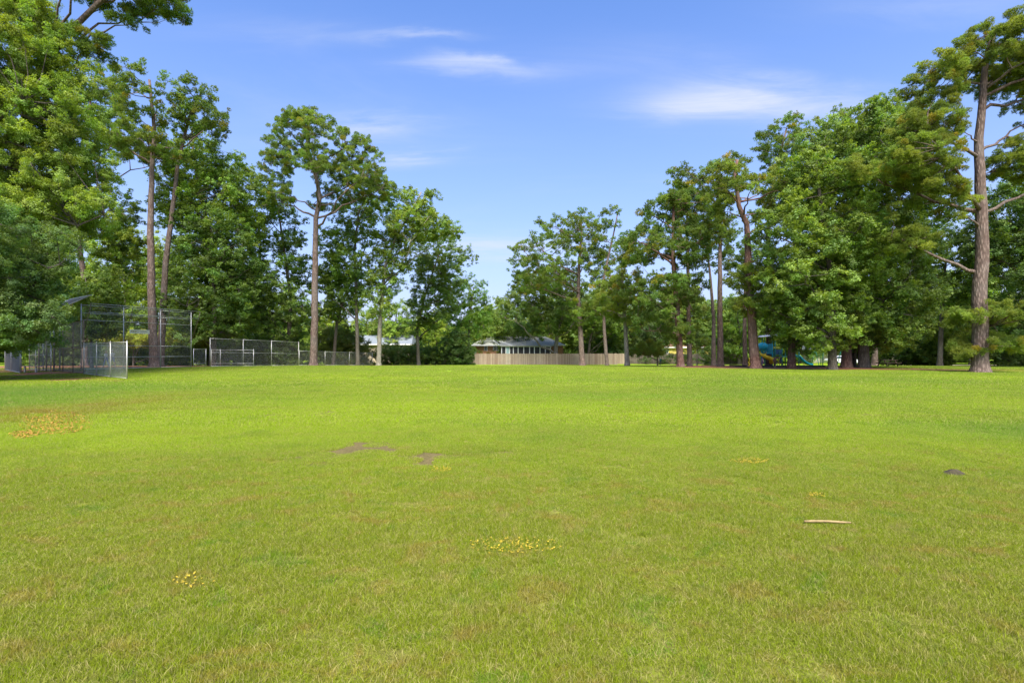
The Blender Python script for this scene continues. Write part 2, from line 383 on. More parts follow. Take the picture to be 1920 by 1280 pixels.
for px, Y, r, t in ((1175, 58, 1.6, 'pale straight pine'), (1275, 51, 2.2, 'low branched pine'), (1295, 56, 1.8, 'thin grey pine beside the low branched one'), (1350, 54, 2.4, 'leaning tall pine'), (1090, 74, 2.2, 'pine by the wooden fence'), (1395, 58, 2, 'grey pine before the play area')):
    x = (px - 960) / F * Y
    sheet('straw_ring', [(x + r * 1.5 * math.cos(a), Y + r * .8 * math.sin(a)) for a in np.linspace(0, 2 * math.pi, 10)[:-1]], M['mulch'], 'ring of pine straw at the foot of the ' + t, .012, .25, .5)
sheet('driveway', [(47, 70), (62, 66), (90, 66), (120, 80), (60, 78)], M['drive'], 'tan gravel drive beyond the right lawn', .01, .4, 2)

# ------------------------------------------------------------------ instanced clumps (leaf puffs, grass tufts) as geometry for geometry nodes
rng = np.random.default_rng(5)
def raw_mesh(name, V, Fc, lv, mat):
    me = bpy.data.meshes.new(name); V = np.asarray(V, np.float32); Fc = np.asarray(Fc, np.int32); k = Fc.shape[1]
    me.vertices.add(len(V)); me.vertices.foreach_set('co', V.ravel())
    me.loops.add(Fc.size); me.loops.foreach_set('vertex_index', Fc.ravel())
    me.polygons.add(len(Fc)); me.polygons.foreach_set('loop_start', np.arange(0, Fc.size, k, dtype=np.int32))
    me.materials.append(mat); at = me.attributes.new('lv', 'FLOAT', 'FACE'); at.data.foreach_set('value', np.asarray(lv, np.float32))
    me.update(calc_edges=True); me.validate(); return me
def unit(v): return v / np.maximum(np.linalg.norm(v, axis=-1, keepdims=True), 1e-6)
def leaf_puff(nl, size, seed):
    r = np.random.default_rng(seed)
    sub = unit(r.normal(size=(9, 3))) * r.uniform(.35, .85, (9, 1))                    # a few shoots so the outline is uneven
    c = sub[r.integers(0, 9, nl)] + unit(r.normal(size=(nl, 3))) * (r.random((nl, 1)) ** .5) * r.uniform(.28, .5, (9, 1))[r.integers(0, 9, nl)]
    c[:, 2] = c[:, 2] * .8
    nrm = unit(unit(c) * .7 + np.array([0, 0, .8]) + r.normal(size=(nl, 3)) * .55)
    t = unit(np.cross(nrm, r.normal(size=(nl, 3)))); b = np.cross(nrm, t)
    s = size * r.uniform(.65, 1.25, (nl, 1))
    tip = c + t * s; base = c - t * s * .55
    l = c + b * s * .48 - nrm * s * .12; q = c - b * s * .48 - nrm * s * .12
    V = np.stack([base, l, tip, q], 1).reshape(-1, 3); Fc = np.arange(nl * 4).reshape(-1, 4)
    return raw_mesh('leaf_clump', V, Fc, r.random(nl), M['leaf'])
def needle_puff(nt_, seed, length=.42, width=.05, per=11):
    r = np.random.default_rng(seed)
    tc = unit(r.normal(size=(nt_, 3))) * (r.random((nt_, 1)) ** .4) * .8; tc[:, 2] *= .8
    ax = unit(unit(tc) * .8 + np.array([0, 0, .9]) + r.normal(size=(nt_, 3)) * .3)
    d = unit(ax[:, None, :] * .75 + r.normal(size=(nt_, per, 3)) * .62)
    side = unit(np.cross(d, r.normal(size=(nt_, per, 3)))) * width
    L = length * r.uniform(.7, 1.15, (nt_, per, 1)); c = tc[:, None, :] + np.zeros_like(d)
    V = np.stack([c - side, c + side, c + d * L], 2).reshape(-1, 3); Fc = np.arange(nt_ * per * 3).reshape(-1, 3)
    lv = np.repeat(r.random(nt_), per) * .7 + .3 * r.random(nt_ * per)
    return raw_mesh('needle_clump', V, Fc, lv, M['leaf'])
def grass_tuft(nb, size, h, w, seed, round_=True):
    r = np.random.default_rng(seed)
    xy = (r.random((nb, 2)) - .5) * size * 1.25
    if round_:
        rad = np.sqrt(r.random(nb)) * size * .72; a = r.random(nb) * 6.283; xy = np.stack([rad * np.cos(a), rad * np.sin(a)], 1)
    ang = r.random(nb) * 6.283; H = h * r.uniform(.45, 1.25, nb) * np.where(r.random(nb) < .06, 1.5, 1); lean = H * r.uniform(.15, 1.3, nb); wd = w * r.uniform(.6, 1.2, nb)
    dx, dy = np.cos(ang), np.sin(ang); fa = r.random(nb) * 6.283; sx, sy = np.cos(fa), np.sin(fa)
    Z0 = np.full(nb, -.004)
    def pt(t, off): return np.stack([xy[:, 0] + dx * lean * t * t + sx * off, xy[:, 1] + dy * lean * t * t + sy * off, Z0 + H * t * (1 - .28 * t * (lean / H))], 1)
    V = np.stack([pt(0, -wd / 2), pt(0, wd / 2), pt(.55, wd * .45), pt(1, 0 * wd), pt(.55, -wd * .45)], 1).reshape(-1, 3)
    q = np.arange(nb)[:, None] * 5
    me = bpy.data.meshes.new('grass_tuft'); me.vertices.add(nb * 5); me.vertices.foreach_set('co', V.astype(np.float32).ravel())
    Fc = np.concatenate([q + np.array([0, 1, 2]), q + np.array([0, 2, 4]), q + np.array([4, 2, 3])], 1).reshape(-1, 3).astype(np.int32)
    me.loops.add(Fc.size); me.loops.foreach_set('vertex_index', Fc.ravel()); me.polygons.add(nb * 3); me.polygons.foreach_set('loop_start', np.arange(0, nb * 9, 3, dtype=np.int32))
    me.materials.append(M['blade']); at = me.attributes.new('lv', 'FLOAT', 'FACE'); at.data.foreach_set('value', np.repeat(r.random(nb), 3).astype(np.float32)); me.update(calc_edges=True)
    return me
def src(meshes): return [bpy.data.objects.new(m.name, m) for m in meshes]     # never linked: only their geometry is used
def scatter_group(name, sources):
    g = bpy.data.node_groups.new(name, 'GeometryNodeTree')
    g.interface.new_socket('Geometry', in_out='INPUT', socket_type='NodeSocketGeometry'); g.interface.new_socket('Geometry', in_out='OUTPUT', socket_type='NodeSocketGeometry')
    N, L = g.nodes, g.links
    gi = N.new('NodeGroupInput'); go = N.new('NodeGroupOutput')
    def attr(nm, t):
        n = N.new('GeometryNodeInputNamedAttribute'); n.data_type = t; n.inputs['Name'].default_value = nm; return n.outputs[0]
    sep = N.new('GeometryNodeSeparateGeometry'); sep.domain = 'POINT'; L.new(gi.outputs[0], sep.inputs[0]); L.new(attr('clump', 'BOOLEAN'), sep.inputs[1])
    jo = N.new('GeometryNodeJoinGeometry')
    for s in sources:
        oi = N.new('GeometryNodeObjectInfo'); oi.inputs['Object'].default_value = s; oi.inputs['As Instance'].default_value = False
        gti = N.new('GeometryNodeGeometryToInstance'); L.new(oi.outputs['Geometry'], gti.inputs[0]); L.new(gti.outputs[0], jo.inputs[0])
    m2p = N.new('GeometryNodeMeshToPoints'); L.new(sep.outputs[0], m2p.inputs[0])
    iop = N.new('GeometryNodeInstanceOnPoints'); L.new(m2p.outputs[0], iop.inputs['Points']); L.new(jo.outputs[0], iop.inputs['Instance'])
    iop.inputs['Pick Instance'].default_value = True
    L.new(attr('pick', 'INT'), iop.inputs['Instance Index']); L.new(attr('rot', 'FLOAT_VECTOR'), iop.inputs['Rotation']); L.new(attr('scl', 'FLOAT_VECTOR'), iop.inputs['Scale'])
    j2 = N.new('GeometryNodeJoinGeometry'); L.new(sep.outputs[1], j2.inputs[0]); L.new(iop.outputs[0], j2.inputs[0])
    L.new(j2.outputs[0], go.inputs[0]); return g
def scatter(name, pts, rot, scl, tint, group, nvar, mat, parent=None, twigs=None):
    """one object: twig faces plus loose points that the node group turns into clumps"""
    tv, tf = (twigs.v, twigs.f) if twigs else ([], [])
    k, n = len(tv), len(pts)
    me = bpy.data.meshes.new(name); me.from_pydata(list(tv) + [tuple(p) for p in pts], [], tf)
    def at(nm, ty, arr, key='value'):
        a = me.attributes.new(nm, ty, 'POINT'); a.data.foreach_set(key, np.asarray(arr).ravel())
    pad = lambda a, w: np.concatenate([np.zeros((k, w)), np.asarray(a, float).reshape(n, w)]).astype(np.float32)
    at('clump', 'BOOLEAN', np.concatenate([np.zeros(k, bool), np.ones(n, bool)]))
    at('pick', 'INT', np.concatenate([np.zeros(k), rng.integers(0, nvar, n)]).astype(np.int32))
    at('rot', 'FLOAT_VECTOR', pad(rot, 3), 'vector'); at('scl', 'FLOAT_VECTOR', pad(scl, 3), 'vector')
    if tint is not None: at('tint', 'FLOAT_VECTOR', pad(tint, 3), 'vector')
    me.materials.append(mat); me.update()
    o = link(bpy.data.objects.new(name, me), parent)
    md = o.modifiers.new('clumps', 'NODES'); md.node_group = group; return o

G_LEAF = scatter_group('leaf_clumps', src([leaf_puff(150, .19, s) for s in range(5)]))
G_FINE = scatter_group('fine_leaf_clumps', src([leaf_puff(330, .125, 20 + s) for s in range(5)]))
G_PINE = scatter_group('needle_clumps', src([needle_puff(34, 40 + s) for s in range(5)]))
G_PINEF = scatter_group('fine_needle_clumps', src([needle_puff(58, 60 + s, .36, .028, 15) for s in range(5)]))

# ------------------------------------------------------------------ trees
def inside(px, py, poly):
    c = np.zeros(len(px), bool); n = len(poly); j = n - 1
    for i in range(n):
        xi, yi = poly[i]; xj, yj = poly[j]
        if yi != yj: c ^= ((yi > py) != (yj > py)) & (px < (xj - xi) * (py - yi) / (yj - yi) + xi)
        j = i
    return c
def poisson(cand, dmin, nmax):
    keep = np.empty((nmax, 3)); k = 0
    for c in cand:
        if k and (((keep[:k] - c) * (1, .8, 1.15)) ** 2).sum(1).min() < dmin * dmin: continue
        keep[k] = c; k += 1
        if k >= nmax: break
    return keep[:k]
TREES = []
def make_tree(name, label, cat, Y, kind, tint, trunk, r0, poly, pad=1.9, gap=.0, bark=None, group=None, seed=None, fine=False, depth=None, nlimb=9, puff=None, ppp=None, top=None, holes=(), parts=('trunk', 'crown')):
    tint = (tint[0] * 1.7 + .04, tint[1] * 1.4 + .05, tint[2] * 1.5 + .01) if kind == 'leaf' and tint not in (BR, MD, DK) else tint
    seed = len(TREES) * 13 + 7 if seed is None else seed
    r = np.random.default_rng(seed); rr = random.Random(seed); TREES.append(name)
    polys = poly if isinstance(poly[0][0], (list, tuple)) else [poly]
    base = XG(*([trunk[0][0]] + [Y])); root = empty(name, base); tag(root, label, cat, group); bx, by, bz = base
    pads = []
    for po in polys:
        A = [((p[0] - 960) / F * Y, CAMZ + (HOR - p[1]) / F * Y) for p in po]
        xs = [a[0] for a in A]; zs = [a[1] for a in A]
        nC = 6000; X = r.uniform(min(xs), max(xs), nC); Z = r.uniform(min(zs), max(zs), nC)
        k = inside(X, Z, A); mg = pad * .16
        for ax_, az_ in ((mg, 0), (-mg, 0), (0, mg * .8), (0, -mg * .8)):
            k2 = k & inside(X + ax_, Z + az_, A)
            if k2.sum() > 250: k = k2
        X, Z = X[k], Z[k]
        # span of the outline at each height gives the crown's thickness there
        zb = np.linspace(min(zs), max(zs), 24); lo = np.full(24, np.nan); hi = np.full(24, np.nan); ib = np.clip(((Z - zb[0]) / (zb[-1] - zb[0] + 1e-6) * 23).astype(int), 0, 23)
        for i in range(24):
            if (ib == i).any(): lo[i] = X[ib == i].min(); hi[i] = X[ib == i].max()
        lo = lo[ib]; hi = hi[ib]; wid = np.maximum(hi - lo, .5); u = (X - (lo + hi) / 2) / wid * 2
        D = np.minimum(wid * .5, depth or 6.5) * np.sqrt(np.clip(1 - u * u, .12, 1)); v = r.uniform(-1, 1, len(X))
        sh = np.maximum(np.abs(v), np.abs(u)); keep = (sh > .5) | (r.random(len(X)) < .35)
        if gap: # open spaces between foliage masses
            f = r.normal(size=(7, 3)); ph = r.random(7) * 6.28
            q = np.stack([X, v * D, Z], 1) @ (unit(f) * r.uniform(.5, 1.3, (7, 1))).T + ph
            keep &= np.sin(q).sum(1) > (-2.6 + gap * 5.0)
        C = np.stack([X, Y + v * D, Z], 1)[keep]
        pads.append(poisson(C, pad * .88, 520))
    pads = np.concatenate(pads)
    pine = kind == 'pine'
    pr = (puff or (.46 if pine else .80)) * (.92 if pine else .80); n_pp = int((ppp or (8 if pine else 7)) * (1.1 if pine else 1.45))
    # trunk
    tp = [Vector(P(px, py, Y)) for px, py in trunk]; tp[0] = Vector(base)
    tot = sum((tp[i + 1] - tp[i]).length for i in range(len(tp) - 1)); line = []; d0 = 0
    for i in range(len(tp) - 1):
        L = (tp[i + 1] - tp[i]).length; k = max(2, int(L / 1.1))
        for j in range(k):
            t = j / k; q = tp[i].lerp(tp[i + 1], t); s = (d0 + L * t) / tot
            line.append((q + Vector((rr.uniform(-1, 1), rr.uniform(-1, 1), 0)) * r0 * .07 * (1 if s > .02 else 0), s))
        d0 += L
    line.append((tp[-1], 1.0))
    rad = lambda s: r0 * (1 - .72 * s ** 1.15)
    mat = M[bark or ('pine_bark' if pine else 'grey_bark')]
    off = Vector(base)
    mb = MB(); pts = [line[0][0] - Vector((0, 0, .15)), line[0][0] + Vector((0, 0, .12)), line[0][0] + Vector((0, 0, .45))] + [q for q, s in line[1:]]
    rads = [r0 * 1.6, r0 * 1.28, r0 * 1.06] + [rad(s) for q, s in line[1:]]
    if len(pts) > 4 and (pts[3] - pts[0]).length < .7: del pts[3]; del rads[3]
    mb.tube([p - off for p in pts], rads, 12, True); mb.build('trunk', mat, root, True)
    # limbs reach from the trunk to foliage pads; every pad hangs on the nearest limb
    zmin, zmax = line[0][0].z, line[-1][0].z
    def trunk_at(z):
        for i in range(len(line) - 1):
            if line[i + 1][0].z >= z: 
                a, b = line[i][0], line[i + 1][0]; t = (z - a.z) / max(b.z - a.z, 1e-5); return a.lerp(b, min(max(t, 0), 1)), line[i][1]
        return line[-1][0], 1.0
    tw = MB(); nodes = [(q, rad(s) * .5) for q, s in line if s > .35]
    if len(pads):
        idx = [int(r.integers(len(pads)))]
        dd = np.linalg.norm(pads - pads[idx[0]], axis=1)
        for _ in range(min(nlimb, len(pads)) - 1):
            i = int(np.argmax(dd * r.uniform(.75, 1, len(pads)))); idx.append(i); dd = np.minimum(dd, np.linalg.norm(pads - pads[i], axis=1))
        for i in idx:
            t = Vector(pads[i]); hd = math.hypot(t.x - off.x, t.y - off.y)
            zs_ = t.z - (hd * rr.uniform(.25, .6) if pine else hd * rr.uniform(.55, 1.0))
            lowest = zmin + (zmax - zmin) * (.28 if pine else .14)
            a, s = trunk_at(min(max(zs_, min(lowest, t.z - .5)), zmax - .6)); L = (t - a).length
            if L < 1.0: continue
            mid1 = a.lerp(t, .35) + Vector((rr.uniform(-.07, .07) * L, rr.uniform(-.07, .07) * L, -.03 * L if pine else -.06 * L)); mid2 = a.lerp(t, .7) + Vector((rr.uniform(-.06, .06) * L, rr.uniform(-.06, .06) * L, .05 * L))
            P4 = [a, mid1, mid2, t]; curve = []
            for q in range(9):
                w = q / 8; c = [(1 - w) ** 3, 3 * w * (1 - w) ** 2, 3 * w * w * (1 - w), w ** 3]; curve.append(sum((P4[m] * c[m] for m in range(4)), Vector()))
            curve = [c + Vector((rr.uniform(-1, 1), rr.uniform(-1, 1), rr.uniform(-1, 1))) * .03 * L * (0 < n_ < 8) for n_, c in enumerate(curve)]
            ra = min(rad(s) * .5, .04 + L * .015)
            lb = MB(); lb.tube([c - off for c in curve], [ra * (1 - .8 * (q / 8)) for q in range(9)], 7); lb.build('limb', mat, root, True)
            nodes += [(c, ra * (1 - .8 * q / 8)) for q, c in enumerate(curve) if q > 1]
    NP = np.array([n[0] for n in nodes]) if nodes else np.array([[bx, by, bz]])
    cen, scl, tnt = [], [], []
    ctr = pads.mean(0) if len(pads) else np.array(base)
    for p in pads:
        d = ((NP - p) ** 2).sum(1) + np.maximum(NP[:, 2] - p[2], 0) ** 2 * 2; i = int(d.argmin()); a = Vector(NP[i]); t = Vector(p); L = (t - a).length
        if .4 < L < 9:
            m_ = a.lerp(t, .5) + Vector((rr.uniform(-.08, .08), rr.uniform(-.08, .08), rr.uniform(-.1, .04))) * L
            rb = min(.035 + .008 * L, nodes[i][1] if nodes else .05)
            tw.tube([a - off, m_ - off, t - off], [rb, rb * .7, rb * .35], 4, False)
        tone = r.uniform(.78, 1.25); R = pad * (.66 if pine else .78)
        k = max(3, int(n_pp * r.uniform(.7, 1.3)))
        q = unit(r.normal(size=(k, 3))) * (r.random((k, 1)) ** .5) * R * np.array([1, 1, .72 if pine else .85]) + p
        for j in range(k):
            cen.append(q[j] - np.array(off)); s = pr * r.uniform(.55, 1.35); scl.append((s, s, s * (.88 if pine else .92)))
            v = tone * r.uniform(.85, 1.18); warm = r.uniform(-.12, .16) + (.5 if (pine and r.random() < .05) else 0)
            tnt.append((tint[0] * v * (1 + warm), tint[1] * v, tint[2] * v * (1 - warm * .5)))
            if j < 4 and pad > 1.2:
                e = Vector(q[j]) - off; tw.tube([t - off, e], [.02, .008], 3, False)
    n = len(cen)
    rot = np.stack([r.uniform(-.6, .6, n), r.uniform(-.6, .6, n), r.uniform(0, 6.283, n)], 1)
    grp = (G_PINEF if fine else G_PINE) if pine else (G_FINE if fine else G_LEAF)
    o = scatter('crown' if parts[1] == 'crown' else parts[1], cen, rot, scl, tnt, grp, 5, mat, root, tw)
    o['kind'] = 'stuff'
    return root

BR, MD, DK = (.28, .38, .06), (.22, .32, .055), (.16, .25, .05)
PN, PD, PO = (.18, .27, .05), (.155, .245, .05), (.21, .28, .05)
T = make_tree
FILL = ['far tree left of the brick house roof end', 'far tree rising over the brick house ridge', 'far tree above the white porch roof', 'far tree behind the live oak fork', 'far tree between slender pine and pale straight pine',
        'far tree over the small drooping bough', 'far tree just left of the yellow house gable', 'far tree behind the yellow house roof end', 'far tree behind the grey pine pair', 'far tree over the left end of the shade canopy', 'far tree behind the blue slide',
        'far tree above the cream house', 'far tree behind the clustered sweetgum trunks', 'far tree over the picnic table', 'far tree behind the pale yellow green tree', 'far tree directly behind the tallest pine trunk', 'far tree right of the tallest pine trunk', 'last far tree beyond the right edge shrub']
# --- left side
T('maple_tree', 'huge leafy maple filling the top left corner of the view', 'tree', 31, 'leaf', MD, [(-120, 0), (-110, 500), (-60, 300), (-40, 60), (-20, -40)], .42,
  [(-330, 100), (-220, -60), (0, -80), (60, -10), (100, 15), (95, 60), (140, 110), (150, 170), (172, 230), (185, 300), (170, 350), (205, 400), (120, 430), (-60, 440), (-260, 420)], pad=1.35, fine=True, depth=4.5, nlimb=12, puff=.60, ppp=8)
T('oak_tree', 'dark leafy oak hanging low over the dugout at the left edge', 'tree', 26, 'leaf', (.065, .14, .04), [(-70, 0), (-60, 560), (-30, 480), (0, 420)], .35,
  [[(-260, 420), (-100, 400), (120, 410), (88, 480), (70, 540), (62, 610), (30, 650), (-260, 655)], [(40, 585), (105, 586), (135, 597), (95, 606), (70, 650), (40, 650), (10, 630)]], pad=1.25, fine=True, depth=4.0, nlimb=9, puff=.55, ppp=8)
T('pine_tree', 'tall pine leaning in with bare crooked limbs at the top left', 'tree', 33, 'pine', PD, [(-40, 0), (-20, 500), (40, 250), (92, 90), (104, 70), (150, 40), (215, -20), (230, -90)], .38,
  [[(120, -120), (330, -110), (325, 5), (300, 12), (250, -10), (170, -5), (120, 5)], [(185, 20), (262, 8), (275, 50), (225, 40)], [(140, 55), (185, 55), (215, 85), (200, 112), (160, 100), (130, 80)]], pad=1.1, gap=.1, nlimb=10, fine=True, puff=.42, ppp=7, depth=4)
T('pine_tree', 'pine with crooked brown trunk between the maple and the twin pines', 'tree', 57, 'pine', PD, [(158, 0), (160, 540), (150, 470), (150, 380), (160, 320), (165, 250), (170, 180)], .33,
  [[(110, 130), (175, 120), (225, 170), (245, 230), (235, 275), (150, 270), (110, 210)], [(190, 245), (300, 250), (350, 300), (260, 310), (190, 280)], [(60, 300), (160, 330), (240, 350), (250, 400), (180, 440), (90, 430)]], pad=1.6, gap=0.4, nlimb=9)
T('pine_tree', 'tall pine with rounded flat top left of its twin', 'tree', 52, 'pine', PN, [(289, 0), (284, 560), (282, 420), (285, 320), (290, 250), (284, 190), (280, 150)], .42,
  [[(210, 165), (215, 142), (265, 130), (325, 145), (345, 190), (325, 235), (280, 240), (235, 215), (215, 190)], [(180, 255), (250, 245), (345, 255), (340, 300), (240, 300)]], pad=1.5, gap=0.35, nlimb=10)
T('pine_tree', 'right hand twin pine leaning right with a domed top', 'tree', 54, 'pine', PD, [(300, 0), (310, 500), (320, 420), (335, 300), (355, 220), (372, 180)], .36,
  [[(335, 152), (365, 150), (400, 168), (425, 205), (432, 232), (446, 242), (400, 262), (360, 250), (335, 215)]], pad=1.45, gap=0.35, nlimb=8)
T('sweetgum_tree', 'tall dense sweetgum right of the twin pines with a bright top', 'tree', 60, 'leaf', (.085, .17, .026), [(398, 0), (402, 560), (395, 450), (375, 360), (362, 280), (360, 240)], .38,
  [(318, 240), (345, 222), (378, 222), (400, 258), (412, 290), (440, 285), (465, 310), (490, 342), (498, 372), (486, 420), (480, 470), (474, 540), (470, 610), (440, 655), (345, 650), (322, 560), (325, 460), (305, 400), (300, 330)], pad=2.0, gap=0.22, nlimb=12)
T('sweetgum_tree', 'lower darker sweetgum in front of the tall fence panels', 'tree', 57, 'leaf', (.05, .115, .024), [(400, 0), (402, 600), (400, 500), (396, 430)], .30,
  [(330, 430), (400, 400), (470, 430), (480, 520), (465, 600), (440, 640), (350, 640), (325, 560)], pad=2.1, nlimb=8)
T('hardwood_tree', 'dark green hardwood just left of the tall forked pine', 'tree', 66, 'leaf', (.06, .13, .024), [(540, 0), (545, 560), (530, 450), (520, 380)], .3,
  [(478, 400), (490, 345), (525, 360), (545, 385), (560, 440), (578, 480), (582, 560), (580, 645), (470, 650), (468, 520)], pad=2.1, gap=0.08, nlimb=9)
T('pine_tree', 'tall open forked pine standing alone above the chain link fence', 'tree', 60, 'pine', PN, [(588, 0), (590, 600), (591, 500), (592, 410), (600, 370), (592, 330), (575, 270), (580, 225)], .44,
  [[(474, 298), (498, 250), (540, 225), (565, 210), (592, 214), (602, 232), (640, 236), (692, 260), (724, 298), (742, 352), (700, 358), (640, 368), (600, 385), (545, 382), (498, 368), (505, 330)], [(565, 420), (615, 430), (605, 470), (570, 465)]], pad=1.25, gap=.56, fine=True, puff=.42, nlimb=16, bark='pine_bark', ppp=7)
T('hardwood_tree', 'sparse hardwood right of the forked pine with leaning trunk', 'tree', 68, 'leaf', (.08, .165, .028), [(671, 0), (668, 560), (665, 470), (672, 400), (690, 360)], .26,
  [(600, 450), (630, 390), (665, 350), (700, 340), (745, 352), (752, 372), (715, 400), (700, 450), (688, 520), (678, 570), (610, 560), (598, 500)], pad=2.0, gap=0.36, nlimb=11)
T('leaning_hardwood_tree', 'dark leaning tree between forked pine and sparse hardwood', 'tree', 72, 'leaf', DK, [(625, 0), (632, 600), (650, 545), (672, 500), (690, 450)], .24,
  [(596, 500), (640, 470), (700, 480), (690, 540), (665, 590), (600, 600)], pad=2.0, gap=0.4, nlimb=7)
T('sycamore_tree', 'pale trunked airy tree with wide arching limbs', 'tree', 66, 'leaf', (.095, .175, .028), [(710, 0), (712, 620), (716, 560), (722, 500), (745, 440), (775, 390), (790, 360)], .3,
  [[(735, 385), (762, 358), (800, 352), (824, 380), (820, 410), (850, 410), (866, 436), (830, 448), (790, 455), (755, 450), (720, 440)], [(690, 430), (740, 440), (770, 480), (750, 530), (740, 580), (700, 600), (688, 540), (700, 480)]], pad=1.8, gap=0.36, nlimb=12, bark='pale_bark')
T('hardwood_tree', 'dark twin stemmed hardwood behind the hedge left of the bushy round tree', 'tree', 76, 'leaf', (.062, .125, .028), [(785, 0), (782, 620), (795, 560), (815, 500), (830, 460)], .26,
  [(765, 500), (790, 460), (850, 448), (885, 480), (884, 502), (868, 540), (850, 600), (790, 620), (762, 590), (770, 540)], pad=2.1, gap=0.36, nlimb=9)
T('bushy_tree', 'round bright green tree between hardwoods and brick house', 'tree', 84, 'leaf', (.08, .175, .03), [(878, 0), (880, 600), (885, 560), (888, 540)], .26,
  [(838, 560), (855, 528), (885, 508), (908, 532), (915, 560), (930, 585), (930, 605), (895, 622), (872, 645), (850, 645), (830, 600)], pad=2.2, nlimb=8)
T('dark_shrub', 'dark green bushy shrub growing over the left end of the wooden fence', 'shrub', 80, 'leaf', (.03, .08, .02), [(860, 0), (858, 650), (858, 640)], .12,
  [(828, 655), (835, 630), (860, 620), (882, 632), (892, 660), (882, 684), (842, 685), (834, 672)], pad=1.3, nlimb=4, puff=.6)
T('understory_tree', 'loose light green sapling beside the crooked pine behind the tall poles', 'tree', 47, 'leaf', (.085, .16, .026), [(172, 0), (170, 620), (165, 560), (160, 520)], .12,
  [(125, 520), (160, 490), (205, 510), (225, 560), (215, 640), (150, 650), (118, 575)], pad=1.5, gap=.12, nlimb=7)
T('understory_tree', 'thin light tree between the crooked pine and the twin pines', 'tree', 60, 'leaf', (.10, .18, .026), [(235, 0), (236, 600), (232, 520)], .10,
  [(185, 470), (230, 420), (270, 450), (280, 540), (262, 610), (200, 610)], pad=1.8, gap=.15, nlimb=7)
# shrubs and hedges on the left
T('vine_mound', 'mound of vines behind the low fence beside the forked pine', 'shrub', 78, 'leaf', (.095, .15, .03), [(640, 0), (640, 660), (640, 640)], .12,
  [(585, 650), (600, 622), (630, 608), (665, 622), (690, 640), (692, 684), (590, 684)], pad=1.3, nlimb=5, puff=.55, depth=3)
T('hedge', 'dark green hedge right of the low chain link fence', 'hedge', 81, 'leaf', (.05, .11, .024), [(765, 0), (765, 670), (765, 660)], .1,
  [(702, 660), (725, 648), (770, 650), (820, 652), (835, 668), (832, 684), (702, 684)], pad=1.3, nlimb=4, puff=.6, depth=2.5)
T('hedge', 'dark hedge behind the tall chain link fence', 'hedge', 66, 'leaf', (.045, .095, .024), [(480, 0), (480, 670), (480, 660)], .1,
  [(372, 640), (440, 646), (500, 640), (560, 640), (586, 655), (586, 684), (372, 684)], pad=1.3, nlimb=4, puff=.6, depth=3)
T('hedge', 'shady hedge behind the backstop with yellow green tips', 'hedge', 62, 'leaf', (.05, .10, .022), [(200, 0), (200, 670), (200, 655)], .1,
  [(60, 625), (150, 632), (240, 640), (330, 640), (372, 640), (372, 684), (60, 684)], pad=1.35, nlimb=4, puff=.6, depth=3)
T('low_branch_shrub', 'yellow green shrub spreading behind the backstop sign', 'shrub', 58, 'leaf', (.16, .23, .03), [(250, 0), (250, 650), (250, 640)], .08,
  [(190, 628), (240, 624), (290, 628), (350, 622), (360, 640), (290, 645), (195, 642)], pad=1.0, nlimb=4, puff=.5, depth=2)
# background row on the left
for i, (px, Y, tp, w, tint, lab) in enumerate((
    (215, 78, 405, 95, (.12, .22, .03), 'light green tree glowing behind the crooked pine'), (60, 72, 330, 110, MD, 'leafy tree behind the dugout at far left'),
    (-60, 80, 260, 120, MD, 'leafy tree behind the oak at the left edge'), (290, 86, 430, 80, BR, 'leafy tree seen between the twin pine trunks'), (455, 84, 480, 75, (.095, .185, .03), 'pale leafy tree behind the tall chain link fence'),
    (530, 92, 520, 70, MD, 'mid green tree behind the dark hardwood'), (620, 90, 560, 70, BR, 'light green low tree behind the vine mound'), (745, 100, 565, 70, (.11, .2, .032), 'light green low tree behind the grey roofed house'),
    (690, 104, 575, 60, MD, 'mid green low tree behind the sycamore trunk'), (815, 104, 580, 60, BR, 'bright low tree behind the twin stemmed hardwood'), (935, 112, 560, 62, (.09, .17, .03), 'low tree closing the gap left of the brick house roof'),
    (985, 118, 575, 70, (.11, .2, .03), 'low bright tree behind the brick house ridge'), (130, 88, 420, 90, BR, 'light tree behind the dark crooked pine at left'), (380, 90, 470, 80, MD, 'shaded tree far behind the tall sweetgum'))):
    h = 684 - tp
    T('background_tree', lab, 'tree', Y, 'leaf', tint, [(px, 0), (px + 4, tp + h * .6), (px - 3, tp + h * .3), (px, tp + h * .1)], .24,
      [(px - w * .5, tp + h * .35), (px - w * .3, tp + h * .08), (px, tp), (px + w * .35, tp + h * .1), (px + w * .55, tp + h * .4), (px + w * .5, tp + h * .8), (px + w * .2, tp + h * .97), (px - w * .4, tp + h * .95), (px - w * .6, tp + h * .7)],
      pad=2.6, nlimb=5, puff=1.0, ppp=7, depth=4.5)
